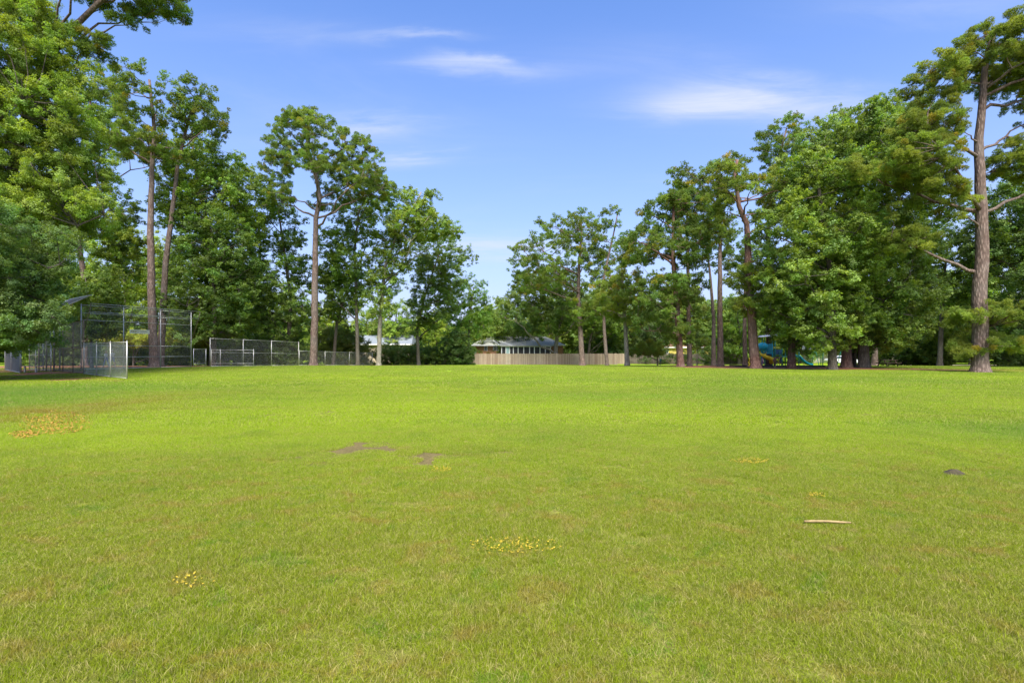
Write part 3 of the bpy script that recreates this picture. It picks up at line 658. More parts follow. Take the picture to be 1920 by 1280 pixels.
# --- right side
T('live_oak_tree', 'spreading live oak with forked pale trunk over the brick house', 'tree', 87, 'leaf', (.065, .125, .030), [(1043, 0), (1042, 655), (1044, 635), (1052, 600), (1056, 560)], .42,
  [(930, 590), (950, 550), (980, 510), (1040, 505), (1095, 530), (1105, 595), (1085, 618), (1055, 622), (1035, 615), (1012, 626), (985, 596), (950, 590)], pad=2.0, gap=.05, nlimb=10, depth=4.0, bark='pale_bark')
T('pine_tree', 'broad pine in front of the wooden fence', 'tree', 74, 'pine', PN, [(1092, 0), (1088, 620), (1084, 560), (1086, 500), (1090, 440), (1090, 405)], .40,
  [[(957, 520), (955, 470), (990, 445), (1040, 455), (1090, 440), (1130, 460), (1140, 500), (1100, 545), (1040, 540), (1010, 555), (975, 548)], [(990, 425), (1020, 415), (1060, 412), (1072, 396), (1110, 398), (1138, 430), (1130, 460), (1060, 450), (1000, 450)], [(1050, 560), (1120, 560), (1125, 600), (1060, 610)]], pad=1.8, gap=0.4, nlimb=14)
T('pine_tree', 'slender pine with a narrow top right of the broad one', 'tree', 72, 'pine', PN, [(1138, 0), (1133, 620), (1132, 520), (1148, 450), (1158, 400)], .26,
  [[(1124, 395), (1150, 387), (1176, 395), (1178, 425), (1150, 440), (1128, 418)], [(1120, 440), (1190, 430), (1190, 470), (1165, 500), (1120, 490)], [(1110, 500), (1170, 510), (1170, 570), (1100, 590)]], pad=1.6, gap=0.4, nlimb=9)
T('pine_tree', 'pale straight trunked pine nearest the end of the wooden fence', 'tree', 58, 'pine', PO, [(1176, 0), (1172, 610), (1168, 540), (1165, 490)], .27,
  [[(1120, 520), (1160, 495), (1200, 520), (1210, 560), (1190, 600), (1150, 600), (1110, 570)]], pad=1.4, gap=0.3, nlimb=9, bark='pale_bark')
T('hardwood_tree', 'slanting forked hardwood behind the wooden fence', 'tree', 88, 'leaf', DK, [(1102, 0), (1106, 640), (1118, 590), (1130, 560)], .26, [(1080, 600), (1100, 560), (1160, 550), (1185, 590), (1170, 630), (1120, 625)], pad=2.0, gap=.1, nlimb=7)
T('pine_tree', 'low branched dark pine with reddish trunk and drooping needles', 'tree', 51, 'pine', PD, [(1276, 0), (1273, 640), (1268, 560), (1262, 480), (1262, 400), (1265, 355)], .34,
  [[(1152, 460), (1190, 430), (1205, 395), (1240, 365), (1280, 352), (1320, 370), (1335, 430), (1330, 500), (1300, 500), (1240, 480), (1200, 500), (1165, 490)], [(1180, 530), (1250, 510), (1320, 520), (1310, 600), (1300, 645), (1255, 640), (1225, 600), (1195, 625), (1180, 580)]], pad=1.5, gap=0.15, nlimb=14, bark='red_bark')
T('pine_tree', 'thin grey pine just right of the low branched pine', 'tree', 56, 'pine', PD, [(1293, 0), (1291, 600), (1290, 520), (1288, 440), (1290, 360)], .27,
  [[(1250, 375), (1290, 345), (1325, 370), (1325, 440), (1270, 450)], [(1300, 560), (1320, 570), (1310, 600), (1290, 600)]], pad=1.6, gap=0.3, nlimb=8)
T('pine_tree', 'small drooping pine bough tree before the dark hedge', 'shrub', 60, 'pine', PO, [(1233, 0), (1233, 664), (1230, 650)], .07, [(1186, 662), (1195, 645), (1215, 640), (1240, 648), (1244, 662), (1215, 668)], pad=.9, nlimb=4, puff=.4, depth=1.5)
T('pine_tree', 'tall grey leaning pine with high spreading crown right of centre', 'tree', 54, 'pine', PN, [(1351, 0), (1350, 600), (1350, 500), (1350, 430), (1348, 380), (1345, 330)], .32,
  [[(1250, 345), (1262, 326), (1318, 320), (1345, 298), (1390, 284), (1400, 320), (1385, 370), (1350, 400), (1300, 400), (1262, 385)], [(1290, 400), (1360, 400), (1370, 450), (1310, 450)]], pad=1.6, gap=0.36, nlimb=12)
T('pine_tree', 'grey pine partly hidden behind the tall leaning pine', 'tree', 63, 'pine', PD, [(1338, 0), (1338, 600), (1332, 520), (1325, 460)], .28, [[(1270, 400), (1330, 395), (1385, 410), (1390, 470), (1330, 500), (1280, 460)]], pad=1.8, gap=0.35, nlimb=7)
T('pine_tree', 'grey pine just left of the big red trunked pine', 'tree', 58, 'pine', PD, [(1397, 0), (1396, 600), (1397, 520), (1398, 450)], .26, [[(1350, 500), (1400, 440), (1450, 470), (1450, 530), (1400, 560)]], pad=1.7, gap=.1, nlimb=7)
T('pine_tree', 'big red trunked pine forking high beside the playground', 'tree', 45, 'pine', PO, [(1417, 0), (1412, 640), (1407, 560), (1403, 490), (1400, 420), (1385, 385), (1378, 330), (1382, 300)], .42,
  [[(1330, 330), (1360, 298), (1400, 286), (1432, 300), (1450, 330), (1480, 350), (1495, 385), (1470, 420), (1430, 400), (1400, 370), (1360, 400), (1335, 375)], [(1360, 500), (1400, 490), (1445, 515), (1440, 545), (1395, 540), (1362, 530)], [(1365, 555), (1420, 545), (1445, 560), (1430, 590), (1375, 590)]], pad=1.25, gap=0.36, nlimb=15, bark='red_bark', puff=.42)
T('pine_tree', 'pine top rising behind between red trunked pine and big sweetgum', 'tree', 62, 'pine', PD, [(1442, 0), (1440, 560), (1440, 400), (1460, 300), (1475, 240)], .32,
  [[(1408, 270), (1430, 240), (1475, 222), (1520, 235), (1545, 260), (1520, 320), (1480, 340), (1440, 320)], [(1420, 330), (1500, 330), (1500, 420), (1440, 440)]], pad=1.8, gap=0.32, nlimb=10)
T('pine_tree', 'pine top just showing over the big sweetgum', 'tree', 60, 'pine', PN, [(1640, 0), (1640, 500), (1640, 300), (1650, 215)], .34, [[(1550, 215), (1580, 215), (1640, 195), (1690, 200), (1740, 230), (1730, 300), (1620, 300), (1560, 260)]], pad=1.9, nlimb=9)
T('sweetgum_tree', 'front sweetgum with single grey trunk right of the play area', 'tree', 42, 'leaf', (.095, .18, .032), [(1561, 0), (1560, 600), (1556, 500), (1540, 400), (1530, 300)], .33,
  [(1472, 320), (1500, 285), (1545, 300), (1590, 330), (1620, 400), (1640, 500), (1625, 580), (1600, 640), (1560, 655), (1520, 668), (1500, 662), (1484, 650), (1474, 615), (1445, 588), (1425, 540), (1445, 490), (1418, 440), (1440, 400), (1470, 370)], pad=1.6, gap=0.12, fine=False, nlimb=14, puff=.70, ppp=8, depth=5.5)
T('sweetgum_tree', 'largest sweetgum with dark clustered trunks behind the single trunk one', 'tree', 47, 'leaf', (.075, .15, .03), [(1620, 0), (1618, 600), (1615, 500), (1610, 380), (1615, 240)], .46,
  [(1480, 290), (1520, 245), (1570, 225), (1620, 205), (1680, 210), (1700, 262), (1712, 330), (1730, 400), (1722, 470), (1745, 540), (1735, 600), (1700, 640), (1660, 668), (1600, 650), (1560, 600), (1520, 500), (1500, 400)], pad=1.85, nlimb=14, puff=.78, ppp=8, depth=6)
for px, Y, r_, lab in ((1484, 46, .34, 'thick brown trunk in front of the playground slide'), (1587, 47.5, .44, 'broad red brown trunk left of the clustered trunks'), (1601, 49, .22, 'narrow dark trunk in the middle of the cluster')):
    T('hardwood_tree', lab, 'tree', Y, 'leaf', (.06, .13, .028), [(px, 0), (px + 1, 640), (px + 3, 560), (px + 6, 480)], r_, [(px - 45, 600), (px - 30, 520), (px + 20, 480), (px + 50, 560), (px + 45, 640), (px - 20, 655)], pad=1.8, nlimb=6, depth=4, bark='red_bark' if px != 1601 else None)
T('pine_tree', 'tallest pine at right with a bare mast and open crown', 'tree', 37, 'pine', PO, [(1838, 0), (1838, 640), (1836, 560), (1843, 460), (1838, 350), (1836, 260), (1842, 180), (1850, 110), (1865, 60)], .50,
  [[(1790, 88), (1830, 48), (1870, 42), (1905, 38), (1970, 45), (2060, 120), (2050, 200), (1960, 180), (1900, 150), (1850, 130), (1800, 130)],
   [(1690, 150), (1712, 125), (1780, 95), (1800, 135), (1780, 200), (1740, 220), (1700, 190)], [(1700, 205), (1790, 215), (1800, 260), (1730, 270), (1690, 240)],
   [(1592, 290), (1640, 262), (1720, 265), (1780, 290), (1780, 345), (1700, 345), (1630, 330)], [(1640, 340), (1720, 345), (1800, 360), (1790, 430), (1740, 440), (1670, 400)], [(1660, 430), (1740, 430), (1740, 470), (1680, 480)],
   [(1880, 160), (1960, 190), (2000, 260), (1940, 260), (1890, 220)], [(1870, 250), (1990, 290), (2020, 350), (1930, 340), (1870, 320)], [(1780, 580), (1850, 570), (1930, 580), (1930, 605), (1850, 600), (1790, 605)], [(1775, 640), (1830, 622), (1910, 630), (1910, 650), (1840, 655), (1790, 680)]],
  pad=1.1, gap=0.42, fine=True, nlimb=20, puff=.42, ppp=8, depth=4)
T('hardwood_tree', 'dark leafy tree filling the right edge behind the tallest pine', 'tree', 50, 'leaf', (.05, .115, .026), [(1945, 0), (1940, 600), (1930, 520), (1925, 420)], .36,
  [(1850, 380), (1900, 330), (1960, 310), (2060, 360), (2090, 520), (2060, 640), (1960, 668), (1890, 640), (1850, 560), (1840, 470)], pad=2.0, gap=0.25, nlimb=11, depth=5)
T('hardwood_tree', 'dark spreading tree between the big sweetgum and the tallest pine', 'tree', 56, 'leaf', DK, [(1762, 0), (1765, 600), (1768, 540), (1775, 480)], .26,
  [(1720, 480), (1745, 440), (1800, 420), (1850, 430), (1850, 520), (1810, 560), (1760, 590), (1720, 560)], pad=2.0, gap=.12, nlimb=9)
T('hardwood_tree', 'pale yellow green tree low between sweetgum and tallest pine', 'tree', 62, 'leaf', (.115, .185, .032), [(1767, 0), (1768, 620), (1768, 560)], .20,
  [(1712, 640), (1720, 590), (1750, 560), (1800, 565), (1830, 600), (1830, 650), (1790, 684), (1720, 684)], pad=1.9, nlimb=8)
T('shrub', 'leafy shrub behind the picnic table', 'shrub', 64, 'leaf', (.075, .14, .026), [(1690, 0), (1690, 660), (1690, 650)], .12, [(1640, 650), (1680, 635), (1730, 640), (1775, 660), (1770, 684), (1650, 684), (1640, 670)], pad=1.4, nlimb=5, puff=.6, depth=3)
T('shrub', 'dark evergreen shrub right of the tallest pine trunk', 'shrub', 60, 'leaf', (.045, .095, .03), [(1900, 0), (1900, 660), (1900, 640)], .12, [(1855, 640), (1900, 615), (1960, 620), (1980, 684), (1870, 684), (1855, 670)], pad=1.4, nlimb=5, puff=.6, depth=3)
for i, (px, Y, tp, w, tint, lab) in enumerate((
    (1055, 112, 545, 80, BR, 'light tree behind the live oak'), (1130, 106, 530, 80, MD, 'mid green tree behind the slender pine'), (1180, 96, 585, 75, (.022, .06, .018), 'very dark evergreen behind the end of the wooden fence'),
    (1225, 94, 570, 75, (.028, .07, .02), 'very dark evergreen behind the drooping pine'), (1130, 92, 600, 60, (.03, .075, .02), 'dark low evergreen behind the wooden fence right end'), (1330, 100, 560, 80, (.10, .18, .035), 'light tree behind the yellow house'),
    (1385, 84, 555, 75, DK, 'dark tree behind the leaning grey pines'), (1440, 88, 540, 80, MD, 'leafy tree behind the shade sail'), (1500, 92, 520, 90, DK, 'dark tree behind the play area'),
    (1680, 84, 520, 90, MD, 'leafy tree behind the clustered trunks'), (1740, 90, 500, 90, BR, 'light leafy tree behind the pale low tree'), (1820, 80, 480, 100, MD, 'leafy tree behind the tallest pine mast'),
    (1900, 78, 420, 110, DK, 'dark tree far behind at the right edge'), (2010, 75, 400, 120, MD, 'leafy tree just past the right edge'), (1280, 108, 520, 80, MD, 'mid green tree far behind the low branched pine'), (1600, 96, 520, 90, DK, 'shady tree behind the twin sweetgums'))):
    h = 684 - tp
    T('background_tree', lab, 'tree', Y, 'leaf', tint, [(px, 0), (px + 4, tp + h * .6), (px - 3, tp + h * .3), (px, tp + h * .1)], .24,
      [(px - w * .5, tp + h * .35), (px - w * .3, tp + h * .08), (px, tp), (px + w * .35, tp + h * .1), (px + w * .55, tp + h * .4), (px + w * .5, tp + h * .78), (px + w * .2, tp + h * .9), (px - w * .4, tp + h * .88), (px - w * .6, tp + h * .7)],
      pad=2.6, nlimb=5, puff=1.0, ppp=7, depth=4.5)
fr = random.Random(21)
for i, px in enumerate(range(905, 1990, 62)):
    Y = 99 + fr.uniform(-4, 8); tp = fr.uniform(545, 590) - (20 if px > 1150 else 0); w = fr.uniform(75, 95); h = 684 - tp; px += fr.uniform(-12, 12)
    T('background_tree', FILL[i], 'tree', Y, 'leaf', (MD, DK, (.10, .17, .03), DK)[i % 4], [(px, 0), (px + 4, tp + h * .6), (px, tp + h * .1)], .24,
      [(px - w * .5, tp + h * .35), (px - w * .3, tp + h * .08), (px, tp), (px + w * .35, tp + h * .1), (px + w * .55, tp + h * .4), (px + w * .5, tp + h * .8), (px + w * .2, tp + h * .97), (px - w * .4, tp + h * .95), (px - w * .6, tp + h * .7)],
      group='trees filling the background wood', pad=2.6, nlimb=4, puff=1.0, ppp=7, depth=4.5)
# far wood that closes the view
def far_woods():
    n = 9000; a = rng.uniform(-1.35, 1.35, n); R = rng.uniform(135, 160, n)
    h = 9.0 + 2.5 * np.sin(a * 17) * np.sin(a * 5 + 1) + rng.uniform(-1.5, 1.5, n)
    pts = np.stack([np.sin(a) * R, np.cos(a) * R, rng.random(n) ** .8 * h - .4], 1)
    s = rng.uniform(1.3, 2.2, n); v = rng.uniform(.7, 1.3, n)
    o = scatter('distant_woods', pts, np.stack([rng.uniform(-.3, .3, n), rng.uniform(-.3, .3, n), rng.uniform(0, 6.28, n)], 1), np.stack([s, s, s], 1), np.outer(v, (.065, .13, .03)), G_LEAF, 5, M['leaf'])
    tag(o, 'low band of distant woods closing the view behind the houses', 'woods', None, 'stuff')
far_woods()

# ------------------------------------------------------------------ chain link fences
def wires(mb, p0, p1, z0a, z1a, z0b=None, z1b=None, pitch=.075, r=.0022):
    """diamond wires between two uprights; p0, p1 = (x, y); bottom and top heights at each end"""
    z0b = z0a if z0b is None else z0b; z1b = z1a if z1b is None else z1b
    L = math.dist(p0, p1); H = z1a - z0a
    def pt(u, v): t = u / L; zb = z0a + (z0b - z0a) * t; zt = z1a + (z1b - z1a) * t; return Vector((p0[0] + (p1[0] - p0[0]) * t, p0[1] + (p1[1] - p0[1]) * t, zb + (zt - zb) * v / H))
    nx = int((L + H) / pitch)
    for i in range(nx):
        c = i * pitch
        u0, v0 = (c, 0) if c <= L else (L, c - L); u1, v1 = (0, c) if c <= H else (c - H, H)
        if abs(u0 - u1) > .02:
            mb.tube([pt(u0, v0), pt(u1, v1)], r, 3, False, .5); mb.tube([pt(L - u0, v0), pt(L - u1, v1)], r, 3, False, .5)
def fence(name, label, posts, tops, rails, mat='galv', wire='wire', pr=.030, cat='fence', group=None, wpitch=.075, wr=.0022, skip=()):
    """posts = [(x,y)], tops = [height above ground], rails = heights (fractions of top if < 0 -> absolute)"""
    ox, oy = posts[0]; oz = gz(ox, oy); root = empty(name, (ox, oy, oz)); tag(root, label, cat, group)
    sh = Vector((ox, oy, oz))
    for i, ((x, y), h) in enumerate(zip(posts, tops)):
        mb = MB(); g = gz(x, y); mb.tube([Vector((x, y, g - .1)) - sh, Vector((x, y, g + h + .04)) - sh], pr, 8)
        mb.tube([Vector((x, y, g + h + .04)) - sh, Vector((x, y, g + h + .09)) - sh], [pr * 1.2, pr * .3], 8); mb.build('post', M[mat], root, True)
    for i in range(len(posts) - 1):
        if i in skip: continue
        (x0, y0), (x1, y1) = posts[i], posts[i + 1]; g0, g1 = gz(x0, y0), gz(x1, y1); h = min(tops[i], tops[i + 1])
        for rz in rails:
            z = h if rz == 'top' else rz
            if z > h + .01: continue
            mb = MB(); mb.tube([Vector((x0, y0, g0 + z)) - sh, Vector((x1, y1, g1 + z)) - sh], pr * .62, 6); mb.build('rail', M[mat], root, True)
        mb = MB(); wires(mb, (x0, y0), (x1, y1), g0 + .03, g0 + h, g1 + .03, g1 + h, wpitch, wr)
        mb.v = [tuple(Vector(v) - sh) for v in mb.v]; o = mb.build('wire_mesh', M[wire], root); o['kind'] = 'stuff'
    return root
def U(px, Y): return ((px - 960) / F * Y, Y)
# near wing, low then tall
fence('chain_link_fence', 'nearest low chain link wing fence ending at a pale post', [U(238, 27.7), U(207, 29.6), U(181, 31.6), U(157.5, 33.9)], [2.02] * 4, ['top', .06], wr=.0020)
fence('tall_chain_link_fence', 'tall rusty chain link panels left of the low wing fence', [U(157, 34.1), U(137, 36.2), U(118, 38.2), U(102, 39.6)], [3.55, 3.55, 3.5, 3.5], ['top', 1.75, .06], 'rust', 'darkwire', wr=.0024, wpitch=.065)
# backstop
def bpt(t): return (-34.5 + 1.18 * t, 41 + 2.8 * t)
bp = [bpt(0), bpt(1.03), bpt(2.05), bpt(3.0)]
back = fence('backstop', 'tall galvanised baseball backstop with rails and leaning top', bp, [5.25] * 4, ['top', 4.6, 4.05, 2.0, 1.05, .08], pr=.036, cat='backstop', wr=.0018, wpitch=.09)
sh = back.location
for (x, y) in bp:   # slanting braces carrying the forward leaning top rail
    mb = MB(); g = gz(x, y); a = Vector((x + .05, y, g + 2.6)) - sh; b = Vector((x + .95, y - .35, g + 4.65)) - sh; c = Vector((x + 1.1, y - .4, g + 5.3)) - sh
    mb.tube([a, b, c], .026, 6); mb.build('brace', M['rust'], back, True)
for h, o_ in ((5.32, 1.1), (4.66, .95)):
    mb = MB(); q0, q1 = bp[0], bp[-1]; mb.tube([Vector((q0[0] + o_, q0[1] - .38, gz(*q0) + h)) - sh, Vector((q1[0] + o_, q1[1] - .38, gz(*q1) + h)) - sh], .024, 6); mb.build('rail', M['galv'], back, True)
# tall poles and hood over home plate
home = empty('backstop_hood', (U(100, 38.4)[0], 38.4, gz(-34, 38.4))); tag(home, 'rusty mesh hood on tall poles above the left end of the backstop', 'backstop hood')
sh = home.location
for px, Y, top in ((100.5, 38.4, 5.45), (87, 39.5, 5.6), (73, 40.5, 5.6), (112, 39.8, 5.0)):
    x, y = U(px, Y); mb = MB(); g = gz(x, y); mb.tube([Vector((x, y, g - .1)) - sh, Vector((x, y, g + top)) - sh], .045, 8); mb.build('post', M['galv'], home, True)
hc = [P(102, 583, 38.5), P(172, 553, 37.0), P(131, 561, 43.0), P(100, 578, 42.5)]
hv = [Vector(p) - sh for p in hc]
for a, b in ((0, 1), (1, 2), (2, 3), (3, 0)):
    mb = MB(); mb.tube([hv[a], hv[b]], .04, 8); mb.build('rail', M['galv'], home, True)
mb = MB(); mb.tube([hv[0].lerp(hv[1], .5), Vector(P(130, 581, 38.6)) - sh], .028, 6); mb.build('brace', M['galv'], home, True)
mb = MB()
for k in range(1, 60):
    t = k / 60; mb.tube([hv[0].lerp(hv[1], t), hv[3].lerp(hv[2], t)], .009, 3, False); mb.tube([hv[0].lerp(hv[3], t), hv[1].lerp(hv[2], t)], .009, 3, False)
o = mb.build('wire_mesh', M['darkwire'], home); o['kind'] = 'stuff'
# dugout fences at the far left
fence('dugout_fence', 'chain link dugout end panel at the left edge with a pale corner post', [U(38, 35.2), U(21, 38.6), U(9.5, 41)], [2.06, 2.06, 2.06], ['top', .06], wr=.0035, wpitch=.055)
fence('dugout_rail', 'thin top rail between the dugout corner post and the tall pole', [U(39.5, 35.3), U(96, 37.0)], [1.98, 1.98], ['top'], pr=.03, wpitch=5)
fence('dugout_fence', 'tall chain link panels behind the dugout bench', [U(55, 41.5), U(67, 41.0), U(81, 40.2), U(95, 39.0)], [2.5, 2.5, 3.7, 3.7], ['top', 1.2, .06], wr=.0028, wpitch=.06)
bench = empty('dugout_bench', (*U(48, 36.8), gz(-35, 36.8))); tag(bench, 'weathered plank bench beside the dugout corner post', 'bench')
mb = MB(); mb.box(-.35, 1.15, -.16, .16, .42, .47); mb.build('seat', M['tanwall'], bench)
for x in (-.05, .75): mb = MB(); mb.box(x - .035, x + .035, -.05, .05, 0, .417); mb.build('leg', M['galv'], bench)
# right part of the back fences
fence('low_rail_fence', 'low rail and mesh between backstop and tall chain link fence', [bpt(3.08), bpt(3.5)], [1.75, 1.75], ['top', .35], pr=.03)
def line2(px): # point on the same fence line seen at px
    u = (px - 960) / F; t = (-u * 41 - 34.5) / (2.8 * u - 1.18); return bpt(t)
fence('tall_chain_link_fence', 'tall two rail galvanised chain link fence right of the backstop', [line2(394), line2(456), line2(509), line2(560)], [2.85] * 4, ['top', 1.45, .06], wr=.0018, wpitch=.08)
fence('low_chain_link_fence', 'low chain link fence ending below the pale trunked tree', [line2(561), line2(609.5), line2(655), line2(698)], [1.80] * 4, ['top', .06], wr=.0024, wpitch=.07)
gate = fence('gate_frame', 'short low galvanised frame standing behind the tall chain link fence', [U(396, 54), U(413, 54), U(475.5, 54)], [1.75] * 3, ['top', .32], pr=.03, cat='gate', wr=.0014, wpitch=.09)
# sign on the backstop
q = bpt(1.45); sg = empty('field_sign', (q[0] + .06, q[1] - .05, gz(*q) + 3.25), math.atan2(2.8, 1.18)); tag(sg, 'small pale rectangular sign with brown lettering on the backstop mesh', 'sign')
L_ = 1.02; sg.scale = (.6, .6, .6)
mb = MB(); mb.box(-L_ * 1.35, L_ * 1.35, -.02, .02, -.28, .28); mb.build('board', M['sign'], sg)
mb = MB()
for a, b, zt, zb in ((-1.35, -1.32, .28, -.28), (1.32, 1.35, .28, -.28), (-1.32, 1.32, .28, .25), (-1.32, 1.32, -.25, -.28)): mb.box(a, b, -.035, -.023, zb, zt)
mb.build('border', M['white'], sg)
rs = random.Random(3); x = -1.15
for wl in (7, 1, 4, 3):   # unreadable words: strokes of the same size and spacing as the print
    for k in range(wl):
        mb = MB(); w_ = .09; mb.box(x, x + .03, -.029, -.021, -.10, .12)
        if rs.random() < .7: mb.box(x + .032, x + w_, -.029, -.021, rs.choice((-.1, 0, .08)), rs.choice((-.06, .04, .12)) + .002)
        o = mb.build('lettering', M['signtext'], sg); x += .125
    x += .1

# ------------------------------------------------------------------ wooden fences
def picket_fence(name, label, pts, h, mat, pw=.14, seg=2.4):
    root = empty(name, (pts[0][0], pts[0][1], gz(*pts[0]))); tag(root, label, 'fence'); sh = root.location
    rr = random.Random(len(label))
    for (a, b) in zip(pts[:-1], pts[1:]):
        L = math.dist(a, b); n = max(1, round(L / seg)); dx, dy = (b[0] - a[0]) / L, (b[1] - a[1]) / L
        for s in range(n):
            mb = MB(); s0, s1 = L * s / n, L * (s + 1) / n; k = max(1, int((s1 - s0) / pw)); tone = rr.uniform(.2, .8)
            for i in range(k):
                d = s0 + (i + .5) * (s1 - s0) / k; x, y = a[0] + dx * d, a[1] + dy * d; g = gz(x, y) - .05; hh = h + rr.uniform(-.03, .03); w = pw * .46; t = .012; off = rr.uniform(-.006, .006)
                nx, ny = -dy, dx
                c = [(x + dx * e * w + nx * (f * t + off), y + dy * e * w + ny * (f * t + off)) for e, f in ((-1, -1), (1, -1), (1, 1), (-1, 1))]
                vs = [(p[0] - sh.x, p[1] - sh.y, g - sh.z) for p in c] + [(p[0] - sh.x, p[1] - sh.y, g + hh - .04 - sh.z) for p in c] + [(x - dx * w * .5 - sh.x - nx * t, y - dy * w * .5 - sh.y - ny * t, g + hh - sh.z), (x + dx * w * .5 - sh.x - nx * t, y + dy * w * .5 - sh.y - ny * t, g + hh - sh.z), (x + dx * w * .5 - sh.x + nx * t, y + dy * w * .5 - sh.y + ny * t, g + hh - sh.z), (x - dx * w * .5 - sh.x + nx * t, y - dy * w * .5 - sh.y + ny * t, g + hh - sh.z)]
                mb.add(vs, [(0, 1, 5, 4), (1, 2, 6, 5), (2, 3, 7, 6), (3, 0, 4, 7), (4, 5, 9, 8), (5, 6, 10, 9), (6, 7, 11, 10), (7, 4, 8, 11), (8, 9, 10, 11)], min(1, max(0, tone + rr.uniform(-.35, .35))))
            o = mb.build('fence_panel', M[mat], root); o['kind'] = 'stuff'
            x, y = a[0] + dx * s0, a[1] + dy * s0
            mb = MB(); mb.box(x - .05 - sh.x, x + .05 - sh.x, y + .06 - sh.y, y + .16 - sh.y, gz(x, y) - .1 - sh.z, gz(x, y) + h - .15 - sh.z); mb.build('post', M[mat], root)
        for hz_ in (.4, 1.45):
            mb = MB(); nx, ny = -dy, dx; A = Vector((a[0] + nx * .05, a[1] + ny * .05, gz(*a) + hz_)) - sh; B = Vector((b[0] + nx * .05, b[1] + ny * .05, gz(*b) + hz_)) - sh
            mb.tube([A, B], .04, 4); mb.build('rail', M[mat], root)
picket_fence('wooden_fence', 'long weathered wooden privacy fence before the brick house', [U(827, 83), U(1158, 83)], 1.85, 'fence')
picket_fence('wooden_fence', 'short lighter wooden fence run beyond the end of the long one', [U(1158.5, 88), U(1176, 88)], 1.85, 'fence')
picket_fence('dark_fence', 'dark overgrown wooden fence before the yellow house', [U(1176.5, 88), U(1400, 84)], 1.8, 'darkfence')
T('ivy_hedge', 'dark ivy growing along the overgrown fence', 'hedge', 85.5, 'leaf', (.028, .065, .018), [(1210, 0), (1210, 678), (1210, 670)], .06, [(1186, 668), (1230, 664), (1330, 663), (1400, 655), (1400, 683), (1190, 683)], pad=1.5, nlimb=3, puff=.55, ppp=5, depth=1.2)
T('shrub', 'leafy shrub beside the dark fence left of the leaning grey pine', 'shrub', 74, 'leaf', (.055, .11, .025), [(1330, 0), (1330, 670), (1330, 655)], .08, [(1318, 660), (1330, 645), (1345, 660), (1345, 682), (1320, 682)], pad=1.1, nlimb=3, puff=.5, depth=2)
T('hardwood_tree', 'thin young tree in front of the dark fence', 'tree', 70, 'leaf', (.07, .13, .03), [(1307, 0), (1307, 660), (1306, 640)], .07, [(1290, 645), (1296, 620), (1312, 615), (1322, 635), (1312, 650)], pad=1.2, nlimb=4, puff=.5, depth=1.5)

# ------------------------------------------------------------------ houses
def house_base(name, label, px, Y): x, y = U(px, Y); r = empty(name, (x, y, gz(x, y))); return tag(r, label, 'house')
def part(name, mb, mat, root, smooth=False): return mb.build(name, mat, root, smooth)
def window(root, x0, x1, y, z0, z1, frame='white', pane='glass', mull=1):
    mb = MB(); t = .07
    mb.box(x0 - t, x0, y - .06, y + .02, z0 - t, z1 + t); mb.box(x1, x1 + t, y - .06, y + .02, z0 - t, z1 + t); mb.box(x0, x1, y - .06, y + .02, z1, z1 + t); mb.box(x0, x1, y - .06, y + .02, z0 - t, z0)
    for k in range(mull): xm = x0 + (x1 - x0) * (k + 1) / (mull + 1); mb.box(xm - .03, xm + .03, y - .05, y + .01, z0, z1)
    zm = (z0 + z1) / 2; mb.box(x0, x1, y - .045, y + .008, zm - .02, zm + .02)
    f = mb.build('window', M[frame], root); g = MB(); g.box(x0, x1, y - .012, y + .004, z0, z1); g.build('pane', M[pane], f)
def hip(mb, x0, x1, y0, y1, z0, z1, inset_l, inset_r, th=.12):
    ym = (y0 + y1) / 2
    vs = [(x0, y0, z0), (x1, y0, z0), (x1, y1, z0), (x0, y1, z0), (x0 + inset_l, ym, z1), (x1 - inset_r, ym, z1)]
    mb.add(vs, [(0, 1, 5, 4), (1, 2, 5), (2, 3, 4, 5), (3, 0, 4), (0, 3, 2, 1)])
h = house_base('brick_house', 'low orange brick house with grey roof and white screened porch', 905, 93)
hx = h.location.x; HX = lambda px, Y=93: (px - 960) / F * Y - hx
zz = lambda py, Y=93: CAMZ + (HOR - py) / F * Y - h.location.z
mb = MB(); mb.box(HX(889), HX(1056), 0, 8, -.2, zz(647)); part('wall', mb, M['brick'], h)
mb = MB(); hip(mb, HX(884), HX(1060), -.6, 8.6, zz(646.5), zz(630.5, 97), 2.6, 3.5); part('roof', mb, M['roof'], h)
mb = MB(); mb.box(HX(884), HX(1060), -.66, -.6, zz(648.2), zz(646.3)); part('fascia', mb, M['white'], h)
mb = MB(); mb.box(HX(889) - .03, HX(893), -.04, .1, -.1, zz(648.2)); part('trim', mb, M['cream'], h)
window(h, HX(908.5), HX(913.5), 0, zz(656.5), zz(649.5), mull=0); window(h, HX(925.5), HX(937.5), 0, zz(656.5), zz(649.5), mull=1)
